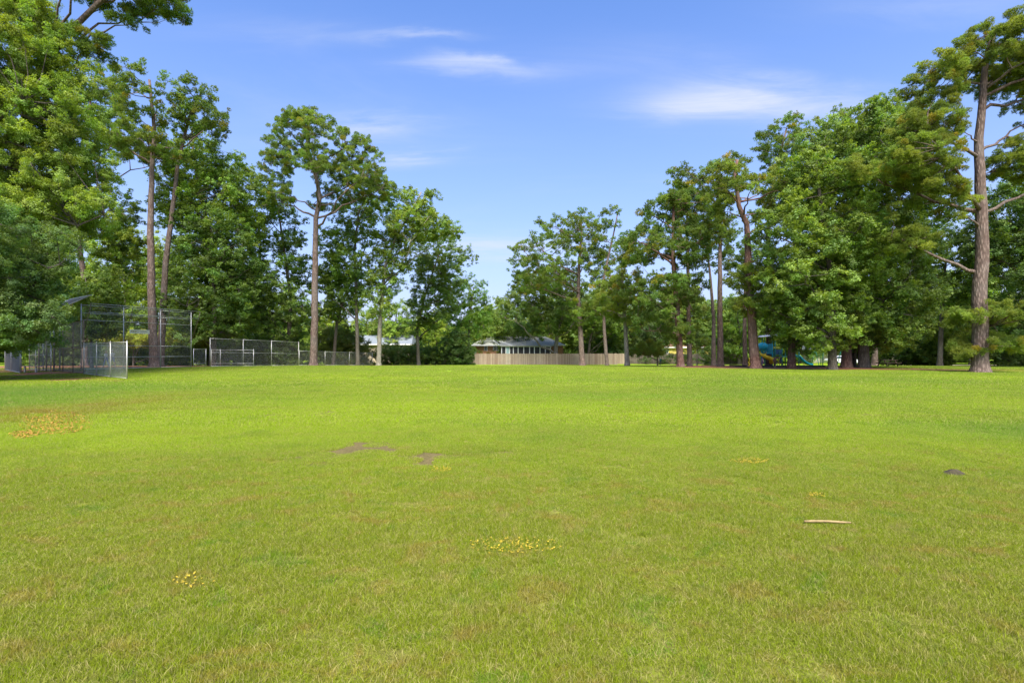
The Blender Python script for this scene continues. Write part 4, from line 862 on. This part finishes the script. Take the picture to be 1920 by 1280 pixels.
# porch: low roof, white posts, dark screens
yF = -3.6; HF = lambda px: (px - 960) / F * (93 + yF) - hx; zF = lambda py: CAMZ + (HOR - py) / F * (93 + yF) - h.location.z
mb = MB(); x0, x1 = HF(940.5), HF(1034)
mb.add([(x0 - .15, yF - .35, zF(648)), (x1 + .2, yF - .35, zF(648)), (x1 + .2, 1.4, zF(638)), (x0 - .3, 1.4, zF(638)), (x0 - .15, yF - .35, zF(648) - .12), (x1 + .2, yF - .35, zF(648) - .12), (x1 + .2, 1.4, zF(638) - .12), (x0 - .3, 1.4, zF(638) - .12)],
       [(0, 1, 2, 3), (7, 6, 5, 4), (0, 4, 5, 1), (1, 5, 6, 2), (2, 6, 7, 3), (3, 7, 4, 0)]); part('porch_roof', mb, M['roof'], h)
mb = MB(); mb.tube([(HX(925), 1.3, zz(636.5)), (x0 + 1.95, yF - .4, zF(647.6))], .11, 4); mb.tube([(HX(925) - .1, .2, zz(637.5)), (x0 - .1, yF - .42, zF(648))], .08, 4); part('rake_trim', mb, M['white'], h)
mb = MB(); mb.box(x0, x1, yF, yF + .12, zF(650), zF(648) - .125); part('beam', mb, M['white'], h)
xs = [940.5, 948.5, 955.5, 962.5, 971.5, 982, 993, 1002, 1012.5, 1022.5, 1032]
for i, px in enumerate(xs):
    mb = MB(); mb.box(HF(px) - .07, HF(px) + .07, yF, yF + .12, -.1, zF(650)); part('porch_post', mb, M['white'], h)
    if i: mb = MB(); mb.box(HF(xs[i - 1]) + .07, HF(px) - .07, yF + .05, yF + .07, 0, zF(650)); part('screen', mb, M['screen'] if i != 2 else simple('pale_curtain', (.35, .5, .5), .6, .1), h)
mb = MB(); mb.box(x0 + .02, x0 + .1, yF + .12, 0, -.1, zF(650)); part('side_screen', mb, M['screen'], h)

def plain_house(name, label, pxs, Y, eave, ridge, wallm, roofm, il=2.5, ir=2.5, wins=(), depth=8):
    h = house_base(name, label, pxs[0], Y); hx = h.location.x; X_ = lambda px: (px - 960) / F * Y - hx; Z_ = lambda py, YY=Y: CAMZ + (HOR - py) / F * YY - h.location.z
    mb = MB(); mb.box(X_(pxs[0]), X_(pxs[1]), 0, depth, -.2, Z_(eave)); part('wall', mb, M[wallm], h)
    mb = MB(); hip(mb, X_(pxs[0]) - .5, X_(pxs[1]) + .5, -.5, depth + .5, Z_(eave), Z_(ridge, Y + depth / 2), il, ir); part('roof', mb, M[roofm], h)
    mb = MB(); mb.box(X_(pxs[0]) - .5, X_(pxs[1]) + .5, -.56, -.5, Z_(eave) - .16, Z_(eave) + .02); part('fascia', mb, M['white'], h)
    for a, b, t_, bt in wins: window(h, X_(a), X_(b), 0, Z_(bt), Z_(t_))
    return h
plain_house('grey_roofed_house', 'house with blue grey roof glimpsed behind the hedge at left', (585, 768), 96, 645, 628.5, 'tanwall', 'roof2', .6, .6, [(745, 755, 649, 656)])
plain_house('yellow_house', 'yellow house glimpsed above the dark fence', (1240, 1330), 97, 650.5, 638, 'yellow', 'roof3', .6, 1.5, [(1306, 1310, 656, 663), (1315, 1319, 656, 663), (1248, 1253, 656, 663)])
plain_house('cream_house', 'cream house glimpsed under the sweetgum branches', (1525, 1600), 98, 655, 642, 'cream', 'roof2', 1, 1, [(1532, 1536, 660, 668), (1549, 1551, 660, 668)])
plain_house('white_house', 'pale house barely showing through leaves left of the playground', (1350, 1400), 104, 652, 640, 'white', 'roof', 1, 1)
plain_house('pale_house', 'pale house glimpsed through leaves behind the picnic table', (1668, 1760), 102, 650, 638, 'cream', 'roof', 1, 1)
# parked car behind the trunks
def parked_car():
    x, y = U(1577, 84); c = empty('parked_car', (x, y, gz(x, y))); tag(c, 'silver car parked beyond the trunks right of the play area', 'car')
    prof = [(-2.2, .35), (-2.25, .7), (-2.1, .95), (-1.5, 1.02), (-.9, 1.42), (.5, 1.45), (1.2, 1.0), (2.0, .88), (2.25, .62), (2.2, .32)]
    mb = MB(); n = len(prof); vs = [(px_, s * (.88 if z_ < 1.1 else .66), z_) for s in (-1, 1) for px_, z_ in prof]
    mb.add(vs, [tuple(range(n))[::-1], tuple(range(n, 2 * n))] + [(i, (i + 1) % n, n + (i + 1) % n, n + i) for i in range(n)]); mb.build('body', M['car'], c)
    for a, b in ((-1.25, -.25), (-.15, .85)):
        mb = MB(); mb.add([(a, -.885, 1.0), (b, -.885, 1.0), (b - .12, -.69, 1.36), (a + .2, -.69, 1.36)], [(0, 1, 2, 3)]); mb.v = [(p[0], p[1] - .02, p[2]) for p in mb.v]; mb.build('side_window', M['glass'], c)
    for wx in (-1.4, 1.35):
        for s in (-1, 1):
            mb = MB(); mb.tube([(wx, s * .72, .33), (wx, s * .92, .33)], .33, 16); w = mb.build('wheel', M['tyre'], c)
            mb = MB(); mb.tube([(wx, s * .921, .33), (wx, s * .935, .33)], .19, 12); mb.build('rim', M['galv'], w)
parked_car()

# ------------------------------------------------------------------ playground
PY = 61.0; px_m = PY / F; pg = empty('play_structure', XG(1440, PY)); gx, gy, gzz = pg.location
tag(pg, 'teal and yellow climbing tower with slides beside the red trunked pine', 'play structure')
def Q(px, py, dy=0): return Vector((((px - 960) / F * PY) - gx, dy, CAMZ + (HOR - py) / F * PY - gzz))
for px, dy, top, m in ((1421, -.9, 645, 'teal'), (1441, -.9, 640, 'teal'), (1446, -.9, 640, 'green'), (1421, .9, 645, 'teal'), (1441, .9, 640, 'teal'), (1459, -.9, 645, 'green'), (1459, .9, 645, 'green'), (1480, .9, 655, 'green'), (1490, -.9, 655, 'green')):
    mb = MB(); q = Q(px, top, dy); mb.tube([(q.x, dy, 0), q], .06, 8); mb.tube([q, q + Vector((0, 0, .05))], [.07, .03], 8); mb.build('post', M[m], pg, True)
def slab(a, b, y0, y1, th, mat, name):
    mb = MB(); mb.box(a.x, b.x, y0, y1, min(a.z, b.z) - th / 2, min(a.z, b.z) + th / 2); return mb.build(name, M[mat], pg)
slab(Q(1420, 664), Q(1460, 664), -.9, .9, .12, 'navy', 'deck'); slab(Q(1460, 668), Q(1491, 668), -.9, .9, .12, 'green', 'deck')
mb = MB(); a, b = Q(1421.5, 662.5), Q(1440.5, 646.5); n = 9
for k in range(n): x = a.x + (b.x - a.x) * k / (n - 1); mb.box(x - .045, x + .045, -.93, -.87, a.z, b.z)
mb.box(a.x, b.x, -.935, -.865, b.z, b.z + .09); mb.box(a.x, b.x, -.935, -.865, a.z, a.z + .08); mb.build('guard_panel', M['teal'], pg)
mb = MB(); c = Q(1424.5, 652); mb.tube([c + Vector((-.15, -1.5, -.0)), c + Vector((-.1, -1.2, .1)), c + Vector((0, -.6, .12)), c + Vector((.05, 0, .1))], [.30, .48, .52, .45], 14); mb.build('slide_hood', M['teal'], pg, True)
slab(Q(1443, 651.5), Q(1456, 651.5), -.95, -.88, .22, 'limeplastic', 'crossbar')
mb = MB(); a, b = Q(1447, 662.5), Q(1458, 655); mb.box(a.x, b.x, -.93, -.87, a.z, b.z); mb.build('guard_panel', M['navy'], pg)
# spiral yellow slide
mb = MB(); rows = []; c = Q(1429, 663)
for k in range(17):
    t = k / 16; ang = math.radians(110 + 250 * t); R0, R1 = .18, .85 * (1 - .15 * t); zc = c.z + .25 - 1.25 * t
    for rr_, dz in ((R0, .0), (R0 + .1, -.16), (.55, -.22), (R1 - .05, -.12), (R1, .22)): rows.append((c.x + rr_ * math.cos(ang), -1.3 + rr_ * math.sin(ang), zc + dz))
mb.add(rows, [(i * 5 + j, i * 5 + j + 1, i * 5 + j + 6, i * 5 + j + 5) for i in range(16) for j in range(4)]); o = mb.build('spiral_slide', M['yplastic'], pg, True)
o.modifiers.new('thick', 'SOLIDIFY').thickness = .03
# stairs
for k in range(4): slab(Q(1443, 685 - k * 5), Q(1453, 685 - k * 5), -1.9 + k * .25, -1.6 + k * .25, .07, 'yplastic', 'step')
for px in (1442.5, 1453.5):
    mb = MB(); mb.tube([Q(px, 687, -2.0), Q(px, 667, -1.0), Q(px, 658, -.95)], .035, 6); mb.build('handrail', M['green'], pg, True)
# curved climber
for dy in (-1.3, -.7):
    mb = MB(); mb.tube([Q(1463, 686.5, dy - .5), Q(1468, 682, dy - .4), Q(1474, 677, dy - .2), Q(1475.5, 672, dy), Q(1471, 668.5, dy + .1)], .07, 8); mb.build('climber_rail', M['limeplastic'], pg, True)
for k in range(4): mb = MB(); mb.tube([Q(1465 + 2.6 * k, 684.5 - 3 * k, -1.75 + .1 * k), Q(1465 + 2.6 * k, 684.5 - 3 * k, -1.1 + .1 * k)], .03, 6); mb.build('rung', M['limeplastic'], pg, True)
# straight blue slide on the right
mb = MB(); rows = []; path = [Q(1489, 666), Q(1493, 669.5), Q(1499, 676), Q(1506, 681.5), Q(1512, 684), Q(1517, 684.3)]
for p in path:
    for dy, dz in ((-.38, .2), (-.33, 0), (.33, 0), (.38, .2)): rows.append((p.x, dy - .5, p.z + dz))
mb.add(rows, [(i * 4 + j, i * 4 + j + 1, i * 4 + j + 5, i * 4 + j + 4) for i in range(5) for j in range(3)]); o = mb.build('slide', M['teal'], pg, True); o.modifiers.new('thick', 'SOLIDIFY').thickness = .04
# shade canopy on its own poles
sc_ = empty('shade_canopy', XG(1486, 63)); tag(sc_, 'pale grey fabric shade canopy over the play structure', 'canopy'); s0 = sc_.location
def SQ(px, py, Y): return Vector(P(px, py, Y)) - s0
cs = [SQ(1421, 632, 60), SQ(1551, 632, 60), SQ(1546, 632, 67), SQ(1427, 632, 67)]; ap = SQ(1486, 610, 63.5)
mb = MB(); vs = []; fs = []; N_ = 6
for k in range(4):
    A, B = cs[k], cs[(k + 1) % 4]; b0 = len(vs)
    for i in range(N_ + 1):
        for j in range(N_ + 1 - i):
            w0 = i / N_; w1 = j / N_; p = A * (1 - w0 - w1) + B * w1 + ap * w0; sag = (1 - w0) * 4 * (w1 / (1 - w0 + 1e-6)) * (1 - w1 / (1 - w0 + 1e-6)) if w0 < 1 else 0
            vs.append(p + Vector((0, 0, .18 * sag * (1 - w0))) - Vector((0, 0, .9 * w0 * (1 - w0))))
    idx = {}; c_ = b0
    for i in range(N_ + 1):
        for j in range(N_ + 1 - i): idx[(i, j)] = c_; c_ += 1
    for i in range(N_):
        for j in range(N_ - i):
            fs.append((idx[(i, j)], idx[(i, j + 1)], idx[(i + 1, j)]))
            if j < N_ - i - 1: fs.append((idx[(i, j + 1)], idx[(i + 1, j + 1)], idx[(i + 1, j)]))
mb.add(vs, fs); o = mb.build('fabric', M['shade'], sc_, True); o.modifiers.new('thick', 'SOLIDIFY').thickness = .02
for c in cs: mb = MB(); e = c.lerp(Vector((ap.x, ap.y, c.z)), .12); mb.tube([(e.x, e.y, 0), (e.x, e.y, c.z)], .06, 8); mb.build('pole', M['green'], sc_, True)
# yellow climber left of the red pine
cl = empty('yellow_climber', XG(1404, 58)); tag(cl, 'small slanting yellow climber left of the red trunked pine', 'climber'); s1 = cl.location
for dy in (-.3, .3):
    mb = MB(); mb.tube([Vector(P(1400, 687.5, 58)) - s1 + Vector((0, dy, -.05)), Vector(P(1404, 682, 58)) - s1 + Vector((0, dy, 0)), Vector(P(1408.5, 676, 58)) - s1 + Vector((0, dy, 0)), Vector(P(1406.5, 671, 58)) - s1 + Vector((0, dy, 0))], .08, 8); mb.build('side_rail', M['yplastic'], cl, True)
for k in range(3): p = Vector(P(1402.5 + 2 * k, 684 - 3.2 * k, 58)) - s1; mb = MB(); mb.tube([p + Vector((0, -.22, 0)), p + Vector((0, .22, 0))], .04, 6); mb.build('rung', M['yplastic'], cl, True)
def border(label, a, b, Y0, Y1, n):
    x0, _ = U(a, Y0); x1, _ = U(b, Y1); r = empty('border_edging', (x0, Y0, gz(x0, Y0))); tag(r, label, 'edging', 'black edging round the play area')
    for k in range(n):
        t0, t1 = k / n, (k + 1) / n; A = (x0 + (x1 - x0) * t0, Y0 + (Y1 - Y0) * t0); B = (x0 + (x1 - x0) * (t1 - .015 / 1), Y0 + (Y1 - Y0) * (t1 - .015))
        mb = MB(); za, zb = gz(*A) - r.location.z, gz(*B) - r.location.z
        mb.add([(A[0] - x0, A[1] - Y0 - .08, za - .05), (B[0] - x0, B[1] - Y0 - .08, zb - .05), (B[0] - x0, B[1] - Y0 + .08, zb - .05), (A[0] - x0, A[1] - Y0 + .08, za - .05), (A[0] - x0, A[1] - Y0 - .07, za + .16), (B[0] - x0, B[1] - Y0 - .07, zb + .16), (B[0] - x0, B[1] - Y0 + .07, zb + .16), (A[0] - x0, A[1] - Y0 + .07, za + .16)],
               [(0, 1, 5, 4), (1, 2, 6, 5), (2, 3, 7, 6), (3, 0, 4, 7), (4, 5, 6, 7)]); mb.build('edging_board', M['black'], r)
border('black edging boards at the left end of the play area', 1368, 1400, 57, 52.5, 3); border('black edging boards before the climbing tower', 1424, 1482, 51.5, 50.8, 3); border('black edging boards below the blue slide', 1490, 1548, 51.3, 51.0, 3)
# swing posts behind, slim orange tidy post left out
sw = empty('swing_frame', XG(1553, 70)); tag(sw, 'slim dark swing frame behind the blue slide', 'swing'); 
for dx in (-1.8, 1.8):
    for dy in (-.9, .9): mb = MB(); mb.tube([(dx, dy, 0), (dx, 0, 2.3)], .045, 6); mb.build('leg', M['green'], sw, True)
mb = MB(); mb.tube([(-1.85, 0, 2.32), (1.85, 0, 2.32)], .05, 8); mb.build('top_bar', M['green'], sw, True)
for dx in (-.8, .7):
    mb = MB(); mb.box(dx - .22, dx + .22, -.09, .09, .5, .54); st = mb.build('swing_seat', M['black'], sw)
    for e in (-.2, .2): mb = MB(); mb.tube([(dx + e, 0, .54), (dx + e, 0, 2.28)], .012, 4); mb.build('chain', M['galv'], st)
# picnic table
pt = empty('picnic_table', XG(1664.5, 53), .12); tag(pt, 'dark brown picnic table on the grass right of the sweetgum trunks', 'picnic table')
for k in range(5): mb = MB(); mb.box(-.85, .85, -.36 + k * .15, -.36 + k * .15 + .13, .66, .70); mb.build('top_plank', M['table'], pt)
for s in (-1, 1): mb = MB(); mb.box(-.85, .85, s * .68 - .12, s * .68 + .12, .38, .42); mb.build('seat', M['table'], pt)
for ex in (-.6, .6):
    for s in (-1, 1): mb = MB(); mb.tube([(ex, s * .62, 0), (ex, s * .22, .655)], .05, 4); mb.build('leg', M['table'], pt)
    mb = MB(); mb.box(ex - .03, ex + .03, -.78, .78, .31, .376); mb.build('crossbeam', M['table'], pt)

# ------------------------------------------------------------------ people
def cloth(name, c): return simple(name, c, .85, .12, 12)
def person(label, loc, rz, scale, J, shirt, pants, hair, sleeves=True, shorts=False, shoe=None):
    root = empty('person', loc, rz); root.scale = (scale,) * 3; tag(root, label, 'person')
    # J: joints in metres (figure faces +x); skeleton shared by all poses
    R = dict(pelvis=(.13, .11), waist=(.115, .09), chest=(.135, .10), neck=(.05, .05), chin=(.065, .07), crown=(.075, .085), top=(.05, .055),
             sh=(.055, .055), el=(.04, .04), wr=(.028, .028), pa=(.034, .018), hip=(.085, .085), kn=(.055, .055), an=(.036, .036), toe=(.035, .03))
    names = ['pelvis', 'waist', 'chest', 'neck', 'chin', 'crown', 'top']; edges = [(i, i + 1) for i in range(6)]
    for s in ('L', 'R'):
        b = len(names); names += ['sh' + s, 'el' + s, 'wr' + s, 'pa' + s]; edges += [(2, b), (b, b + 1), (b + 1, b + 2), (b + 2, b + 3)]
        for k in range(5): names.append('f%d' % k + s); edges.append((b + (3 if k else 2), len(names) - 1))
        b = len(names); names += ['hip' + s, 'kn' + s, 'an' + s, 'toe' + s]; edges += [(0, b), (b, b + 1), (b + 1, b + 2), (b + 2, b + 3)]
    co = {}
    for nme in names:
        if nme[0] == 'f':
            s = nme[-1]; k = int(nme[1]); p = Vector(J['pa' + s]); w = Vector(J['wr' + s]); d = (p - w).normalized(); sd = Vector((1, 0, 0)) if abs(d.x) < .7 else Vector((0, 0, 1))
            co[nme] = (w + d * .05 + sd * .055) if k == 0 else p + d * (.075, .085, .078, .06)[k - 1] + sd * (.028 - .018 * (k - 1)) + Vector((0, .02 if s == 'R' else -.02, 0))
        else: co[nme] = Vector(J[nme])
    me = bpy.data.meshes.new('body'); me.from_pydata([co[n] for n in names], edges, [])
    o = link(bpy.data.objects.new('body', me)); o.modifiers.new('skin', 'SKIN'); sub = o.modifiers.new('sub', 'SUBSURF'); sub.levels = sub.render_levels = 1
    for i, nme in enumerate(names):
        sv = me.skin_vertices[0].data[i]; sv.radius = (.009, .009) if nme[0] == 'f' else R[nme if nme in R else nme[:-1]]; sv.use_root = i == 0
    dg = bpy.context.evaluated_depsgraph_get(); new = bpy.data.meshes.new_from_object(o.evaluated_get(dg)); o.modifiers.clear(); o.data = new; o.parent = root
    for m in (M['skin'], shirt, pants, shoe or M['shoe']): new.materials.append(m)
    segs = []
    def sg_(a, b, m): segs.append((co[a], co[b], m))
    for a, b, m in (('pelvis', 'waist', 2), ('waist', 'chest', 1), ('chest', 'neck', 1), ('neck', 'chin', 0), ('chin', 'crown', 0), ('crown', 'top', 0)): sg_(a, b, m)
    for s in 'LR':
        sg_('chest', 'sh' + s, 1); sg_('sh' + s, 'el' + s, 1); sg_('el' + s, 'wr' + s, 1 if sleeves else 0); sg_('wr' + s, 'pa' + s, 0); sg_('pa' + s, 'f2' + s, 0)
        sg_('pelvis', 'hip' + s, 2); sg_('hip' + s, 'kn' + s, 2); sg_('kn' + s, 'an' + s, 0 if shorts else 2); sg_('an' + s, 'toe' + s, 3)
    for p in new.polygons:
        best = (9, 0)
        for a, b, m in segs:
            d = b - a; t = min(max((p.center - a).dot(d) / max(d.length_squared, 1e-6), 0), 1); dist = (p.center - a - d * t).length
            if dist < best[0]: best = (dist, m)
        p.material_index = best[1]; p.use_smooth = True
    # face and hair
    hd = (co['crown'] + co['chin']) / 2; up = (co['top'] - co['chin']).normalized(); fw = Vector((1, 0, 0)); fw = (fw - up * fw.dot(up)).normalized(); sd = up.cross(fw)
    mb = MB(); rings = []; c = hd + up * .035 - fw * .02
    for i in range(7):
        t = i / 6 * math.pi * .62; 
        for k in range(12):
            a = k / 12 * 6.283; rings.append(c + up * (.115 * math.cos(t)) + (fw * math.cos(a) * (.095 if math.cos(a) < 0 else .07) + sd * math.sin(a) * .088) * math.sin(t))
    mb.add(rings, [(i * 12 + k, i * 12 + (k + 1) % 12, (i + 1) * 12 + (k + 1) % 12, (i + 1) * 12 + k) for i in range(6) for k in range(12)]); mb.build('hair', hair, root, True)
    mb = MB(); mb.add([hd + fw * .07 + up * .02, hd + fw * .105 - up * .012, hd + fw * .07 - up * .02 + sd * .014, hd + fw * .07 - up * .02 - sd * .014], [(0, 1, 2), (0, 3, 1), (1, 3, 2)]); mb.build('nose', M['skin'], root)
    for s in (-1, 1):
        mb = MB(); e = hd + fw * .078 + sd * s * .03 + up * .018; mb.tube([e, e + fw * .008], .009, 6); mb.build('eye', M['black'], root)
        mb = MB(); e = hd + sd * s * .08; mb.tube([e - up * .02, e + up * .02], .013, 6); mb.build('ear', M['skin'], root)
    mb = MB(); e = hd + fw * .076 - up * .042; mb.tube([e - sd * .02, e + sd * .02], .006, 5); mb.build('mouth', simple('lips', (.35, .13, .11), .5, .05), root)
    return root
def stand(stride=.0, lean=0.0, arm=0.0):
    J = dict(pelvis=(0, 0, .92), waist=(lean * .3, 0, 1.06), chest=(lean * .8, 0, 1.28), neck=(lean * 1.1, 0, 1.45), chin=(lean * 1.2 + .02, 0, 1.54), crown=(lean * 1.25, 0, 1.65), top=(lean * 1.25, 0, 1.70))
    for s, y, k in (('L', .1, 1), ('R', -.1, -1)):
        J['hip' + s] = (0, y, .86); J['kn' + s] = (.05 + stride * .5 * k, y, .48); J['an' + s] = (stride * k - (.05 if k < 0 else 0) * (stride > 0), y, .07 + (.06 if k < 0 and stride else 0)); J['toe' + s] = (stride * k + .16, y, .035)
        J['sh' + s] = (lean * .95, y * 1.85, 1.38); J['el' + s] = (lean * .9 - .03 - arm * k, y * 2.25, 1.11); J['wr' + s] = (lean * .9 + .05 - arm * 1.6 * k, y * 2.3, .88); J['pa' + s] = (lean * .9 + .07 - arm * 1.8 * k, y * 2.3, .80)
    return J
def bent():
    J = stand(); J.update(waist=(.10, 0, .98), chest=(.32, 0, 1.08), neck=(.48, 0, 1.10), chin=(.56, 0, 1.08), crown=(.66, 0, 1.06), top=(.71, 0, 1.05))
    for s, y in (('L', .1), ('R', -.1)): J['sh' + s] = (.42, y * 1.8, 1.04); J['el' + s] = (.48, y * 2, .78); J['wr' + s] = (.56, y * 1.6, .56); J['pa' + s] = (.58, y * 1.5, .48); J['pelvis'] = (-.05, 0, .86); J['kn' + s] = (.12, y, .46); J['hip' + s] = (-.04, y, .82)
    return J
blond, greyh, brown, dkh = cloth('blond_hair', (.55, .38, .16)), cloth('grey_hair', (.45, .42, .40)), cloth('brown_hair', (.12, .06, .03)), cloth('dark_hair', (.03, .02, .015))
def at_px(px, Y): x, y = U(px, Y); return (x, y, gz(x, y))
person('blond person in pale top and blue trousers walking behind the low wing fence', at_px(199.5, 50), math.radians(172), .93, stand(.24, .03, .12), cloth('pale_top', (.8, .8, .74)), cloth('blue_trousers', (.12, .22, .42)), blond)
person('grey haired person in grey shirt and blue shorts walking just behind the other', at_px(211.5, 51.5), math.radians(172), 1.0, stand(.2, .02, .1), cloth('grey_shirt', (.52, .55, .55)), cloth('blue_shorts', (.08, .16, .30)), greyh, False, True)
person('small child in dark teal clothes before the dark fence', at_px(1238, 64), math.radians(-100), .60, stand(.06, 0, .05), cloth('teal_clothes', (.02, .10, .10)), cloth('dark_trousers', (.03, .05, .06)), cloth('pale_cap', (.6, .55, .48)))
person('person in rust shirt bending down at the play area edge', at_px(1452, 50), math.radians(20), .86, bent(), cloth('rust_shirt', (.22, .12, .10)), cloth('rose_trousers', (.30, .15, .12)), brown)
person('child in navy clothes beside the curved climber', at_px(1463.5, 58), math.radians(-60), .68, stand(.1, .04, .05), cloth('navy_shirt', (.03, .04, .10)), cloth('navy_trousers', (.05, .06, .12)), dkh)
person('blond child in pink standing behind the blue slide', at_px(1507.5, 64), math.radians(-120), .78, stand(0, 0, 0), cloth('pale_pink_top', (.5, .4, .35)), cloth('pink_skirt', (.5, .12, .24)), blond)
person('small child in violet trousers under the yellow slide', at_px(1430, 58.5), math.radians(-90), .58, stand(.05, 0, 0), cloth('lilac_top', (.35, .25, .35)), cloth('violet_trousers', (.25, .12, .28)), brown)

# ------------------------------------------------------------------ small things on the lawn
sx, sy = U(1553, 4.42); stk_ = MB(); stk_.tube([(-.2, .005, .035), (-.12, -.004, .04), (0, .004, .038), (.1, -.003, .034), (.19, .002, .03)], [.010, .0115, .010, .0105, .008], 8)
o = stk_.build('stick', M['stick'], None, True); o.location = (sx, sy, gz(sx, sy) - .004); o.rotation_euler = (0, 0, -.04); tag(o, 'pale dry stick lying on the grass in the right foreground', 'stick')
mx_, my_ = U(1789, 6.3); mb = MB(); rr = random.Random(8)
vs = [(0, 0, .06)]; nn = 16
for rI in (.25, .5, .75, 1): 
    for k in range(nn): a = 6.283 * k / nn; q = rr.uniform(.8, 1.15); vs.append((.15 * rI * q * math.cos(a), .11 * rI * q * math.sin(a), .06 * (1 - rI ** 1.5) + rr.uniform(-.006, .01) - .01 * rI))
fs = [(0, 1 + k, 1 + (k + 1) % nn) for k in range(nn)] + [(1 + r_ * nn + k, 1 + (r_ + 1) * nn + k, 1 + (r_ + 1) * nn + (k + 1) % nn, 1 + r_ * nn + (k + 1) % nn) for r_ in range(3) for k in range(nn)]
mb.add(vs, fs); o = mb.build('soil_mound', M['mound'], None, True); o.location = (mx_, my_, gz(mx_, my_) + .015); tag(o, 'small dark mound of soil in the grass at right', 'soil mound')
LIT = [(105, 795, 70, 24, 2600, 'litter2', 'yellow orange leaf litter patch on the worn grass at left'), (45, 818, 30, 8, 500, 'litter2', 'small orange litter patch at the left edge'),
       (1405, 869, 38, 6, 420, 'litter', 'yellowed weed patch right of centre in the lawn'), (825, 880, 22, 6, 180, 'litter', 'small yellowed patch beside the bare dirt'), (1530, 931, 20, 4, 60, 'litter', 'tiny yellow patch above the stick'),
       (965, 1024, 90, 16, 260, 'litter', 'scattered yellow weeds at centre foreground'), (365, 1098, 42, 14, 40, 'litter', 'few yellow leaves in the left foreground')]
for (px, py, rx, ry, n, m, lab) in LIT:
    mb = MB(); rr = random.Random(px)
    for _ in range(n):
        while True:
            a, b = rr.gauss(0, .7), rr.gauss(0, .7)
            if a * a + b * b < 1: break
        Y = CAMZ * F / (py + b * ry - HOR); x = (px + a * rx - 960) / F * Y; s = rr.uniform(.006, .013) * (1.7 if Y > 8 else 1); an = rr.uniform(0, 6.283); z = gz(x, Y) + rr.uniform(.015, .042); t = rr.uniform(-.6, .6)
        d = Vector((math.cos(an), math.sin(an), t)) * s; e = Vector((-math.sin(an), math.cos(an), rr.uniform(-.4, .4))) * s * .6; c = Vector((x, Y, z))
        mb.add([c - d, c + e, c + d, c - e], [(0, 1, 2, 3)])
    o = mb.build('leaf_litter', M[m]); tag(o, lab, 'leaf litter', None, 'stuff')

# ------------------------------------------------------------------ grass
def near_dirt(x, y):
    for d in DIRT:
        cx = sum(p[0] for p in d) / len(d); cy = sum(p[1] for p in d) / len(d); rx = max(abs(p[0] - cx) for p in d) + .02; ry = max(abs(p[1] - cy) for p in d) + .05
        if ((x - cx) / rx) ** 2 + ((y - cy) / ry) ** 2 < 1: return True
    return False
SOILS = [[(-27.5, 33), (-24, 30), (-21.5, 27.6), (-20.3, 26.5), (-23, 26.3), (-28, 27.6), (-34, 30), (-40, 31), (-46, 33), (-50, 38), (-48, 44), (-36, 44), (-30, 37)]]
BEDS = [[(-33, 46), (-30.5, 52.5), (-27.5, 58), (-25, 64), (-60, 64), (-60, 46)], [(17, 45.5), (21, 43.5), (25, 41.5), (33, 41), (40, 38.5), (50, 36.5), (62, 36), (62, 38.5), (46, 39), (38, 42), (33, 47), (33, 66), (18, 66), (15, 49)]]
def grass(y0, y1, sp, hvar, grp, label, side=1.12, back=0.0, thin=0):
    pts, rot, scl = [], [], []; rr = random.Random(int(y0 * 10)); y = y0
    while y < y1:
        xm = side * (y + sp) + 1.0; x = -xm
        while x < xm:
            X = x + rr.uniform(-.5, .5) * sp; Yy = y + rr.uniform(-.5, .5) * sp
            n = math.sin(X * 2.1 + 3 * math.sin(Yy * .9)) * math.sin(Yy * 2.6 + 2 * math.sin(X * .7)) + .6 * math.sin(X * 7.3 + Yy * 5.1)
            ok = True
            wf = 1.0
            if 5 < Yy < 11:
                for (wx, wy, wr_, wq) in WORN:
                    if ((X - wx) / wr_) ** 2 + ((Yy - wy) / wq) ** 2 < rr.uniform(.5, 1.3): wf = .6; ok = rr.random() < .48; break
            if ok and 5 < Yy < 10 and near_dirt(X, Yy): ok = rr.random() < .35
            m_ = math.sin(X * 3.1 + 2.2 * math.sin(Yy * 1.7)) * math.sin(Yy * 3.7 + 1.9 * math.sin(X * 1.3)) + .5 * math.sin(X * 9.7 - Yy * 6.3)
            if ok and Yy < 10.5 and m_ > .95: wf *= .55; ok = rr.random() < .6
            if Yy > 24:
                a = np.array([X]), np.array([Yy])
                if inside(*a, SOILS[0])[0]: ok = rr.random() < .35
                if inside(*a, BEDS[0])[0] or inside(*a, BEDS[1])[0]: ok = False
            if ok:
                pts.append((X, Yy, gz(X, Yy))); rot.append((0, 0, rr.uniform(0, 6.283))); s = rr.uniform(.9, 1.15); scl.append((s, s, wf * max(.4, 1 + hvar * n * .5 + rr.uniform(-.15, .15))))
            x += sp
        y += sp
    o = scatter('grass', pts, rot, scl, None, grp, 4, M['blade']); tag(o, label, 'grass', None, 'stuff')
GA = scatter_group('grass_near', src([grass_tuft(2600, .30, .036, .0025, 100 + s) for s in range(4)]))
GB = scatter_group('grass_mid', src([grass_tuft(3800, .75, .044, .006, 110 + s) for s in range(4)]))
GC = scatter_group('grass_far', src([grass_tuft(5200, 2.0, .045, .016, 120 + s) for s in range(4)]))
grass(1.3, 10.5, .225, .5, GA, 'nearest mown grass blades across the foreground')
grass(10.4, 22, .62, .45, GB, 'middle stretch of mown grass')
grass(21.8, 62, 1.7, .3, GC, 'far stretch of mown grass up to the trees', 1.12)
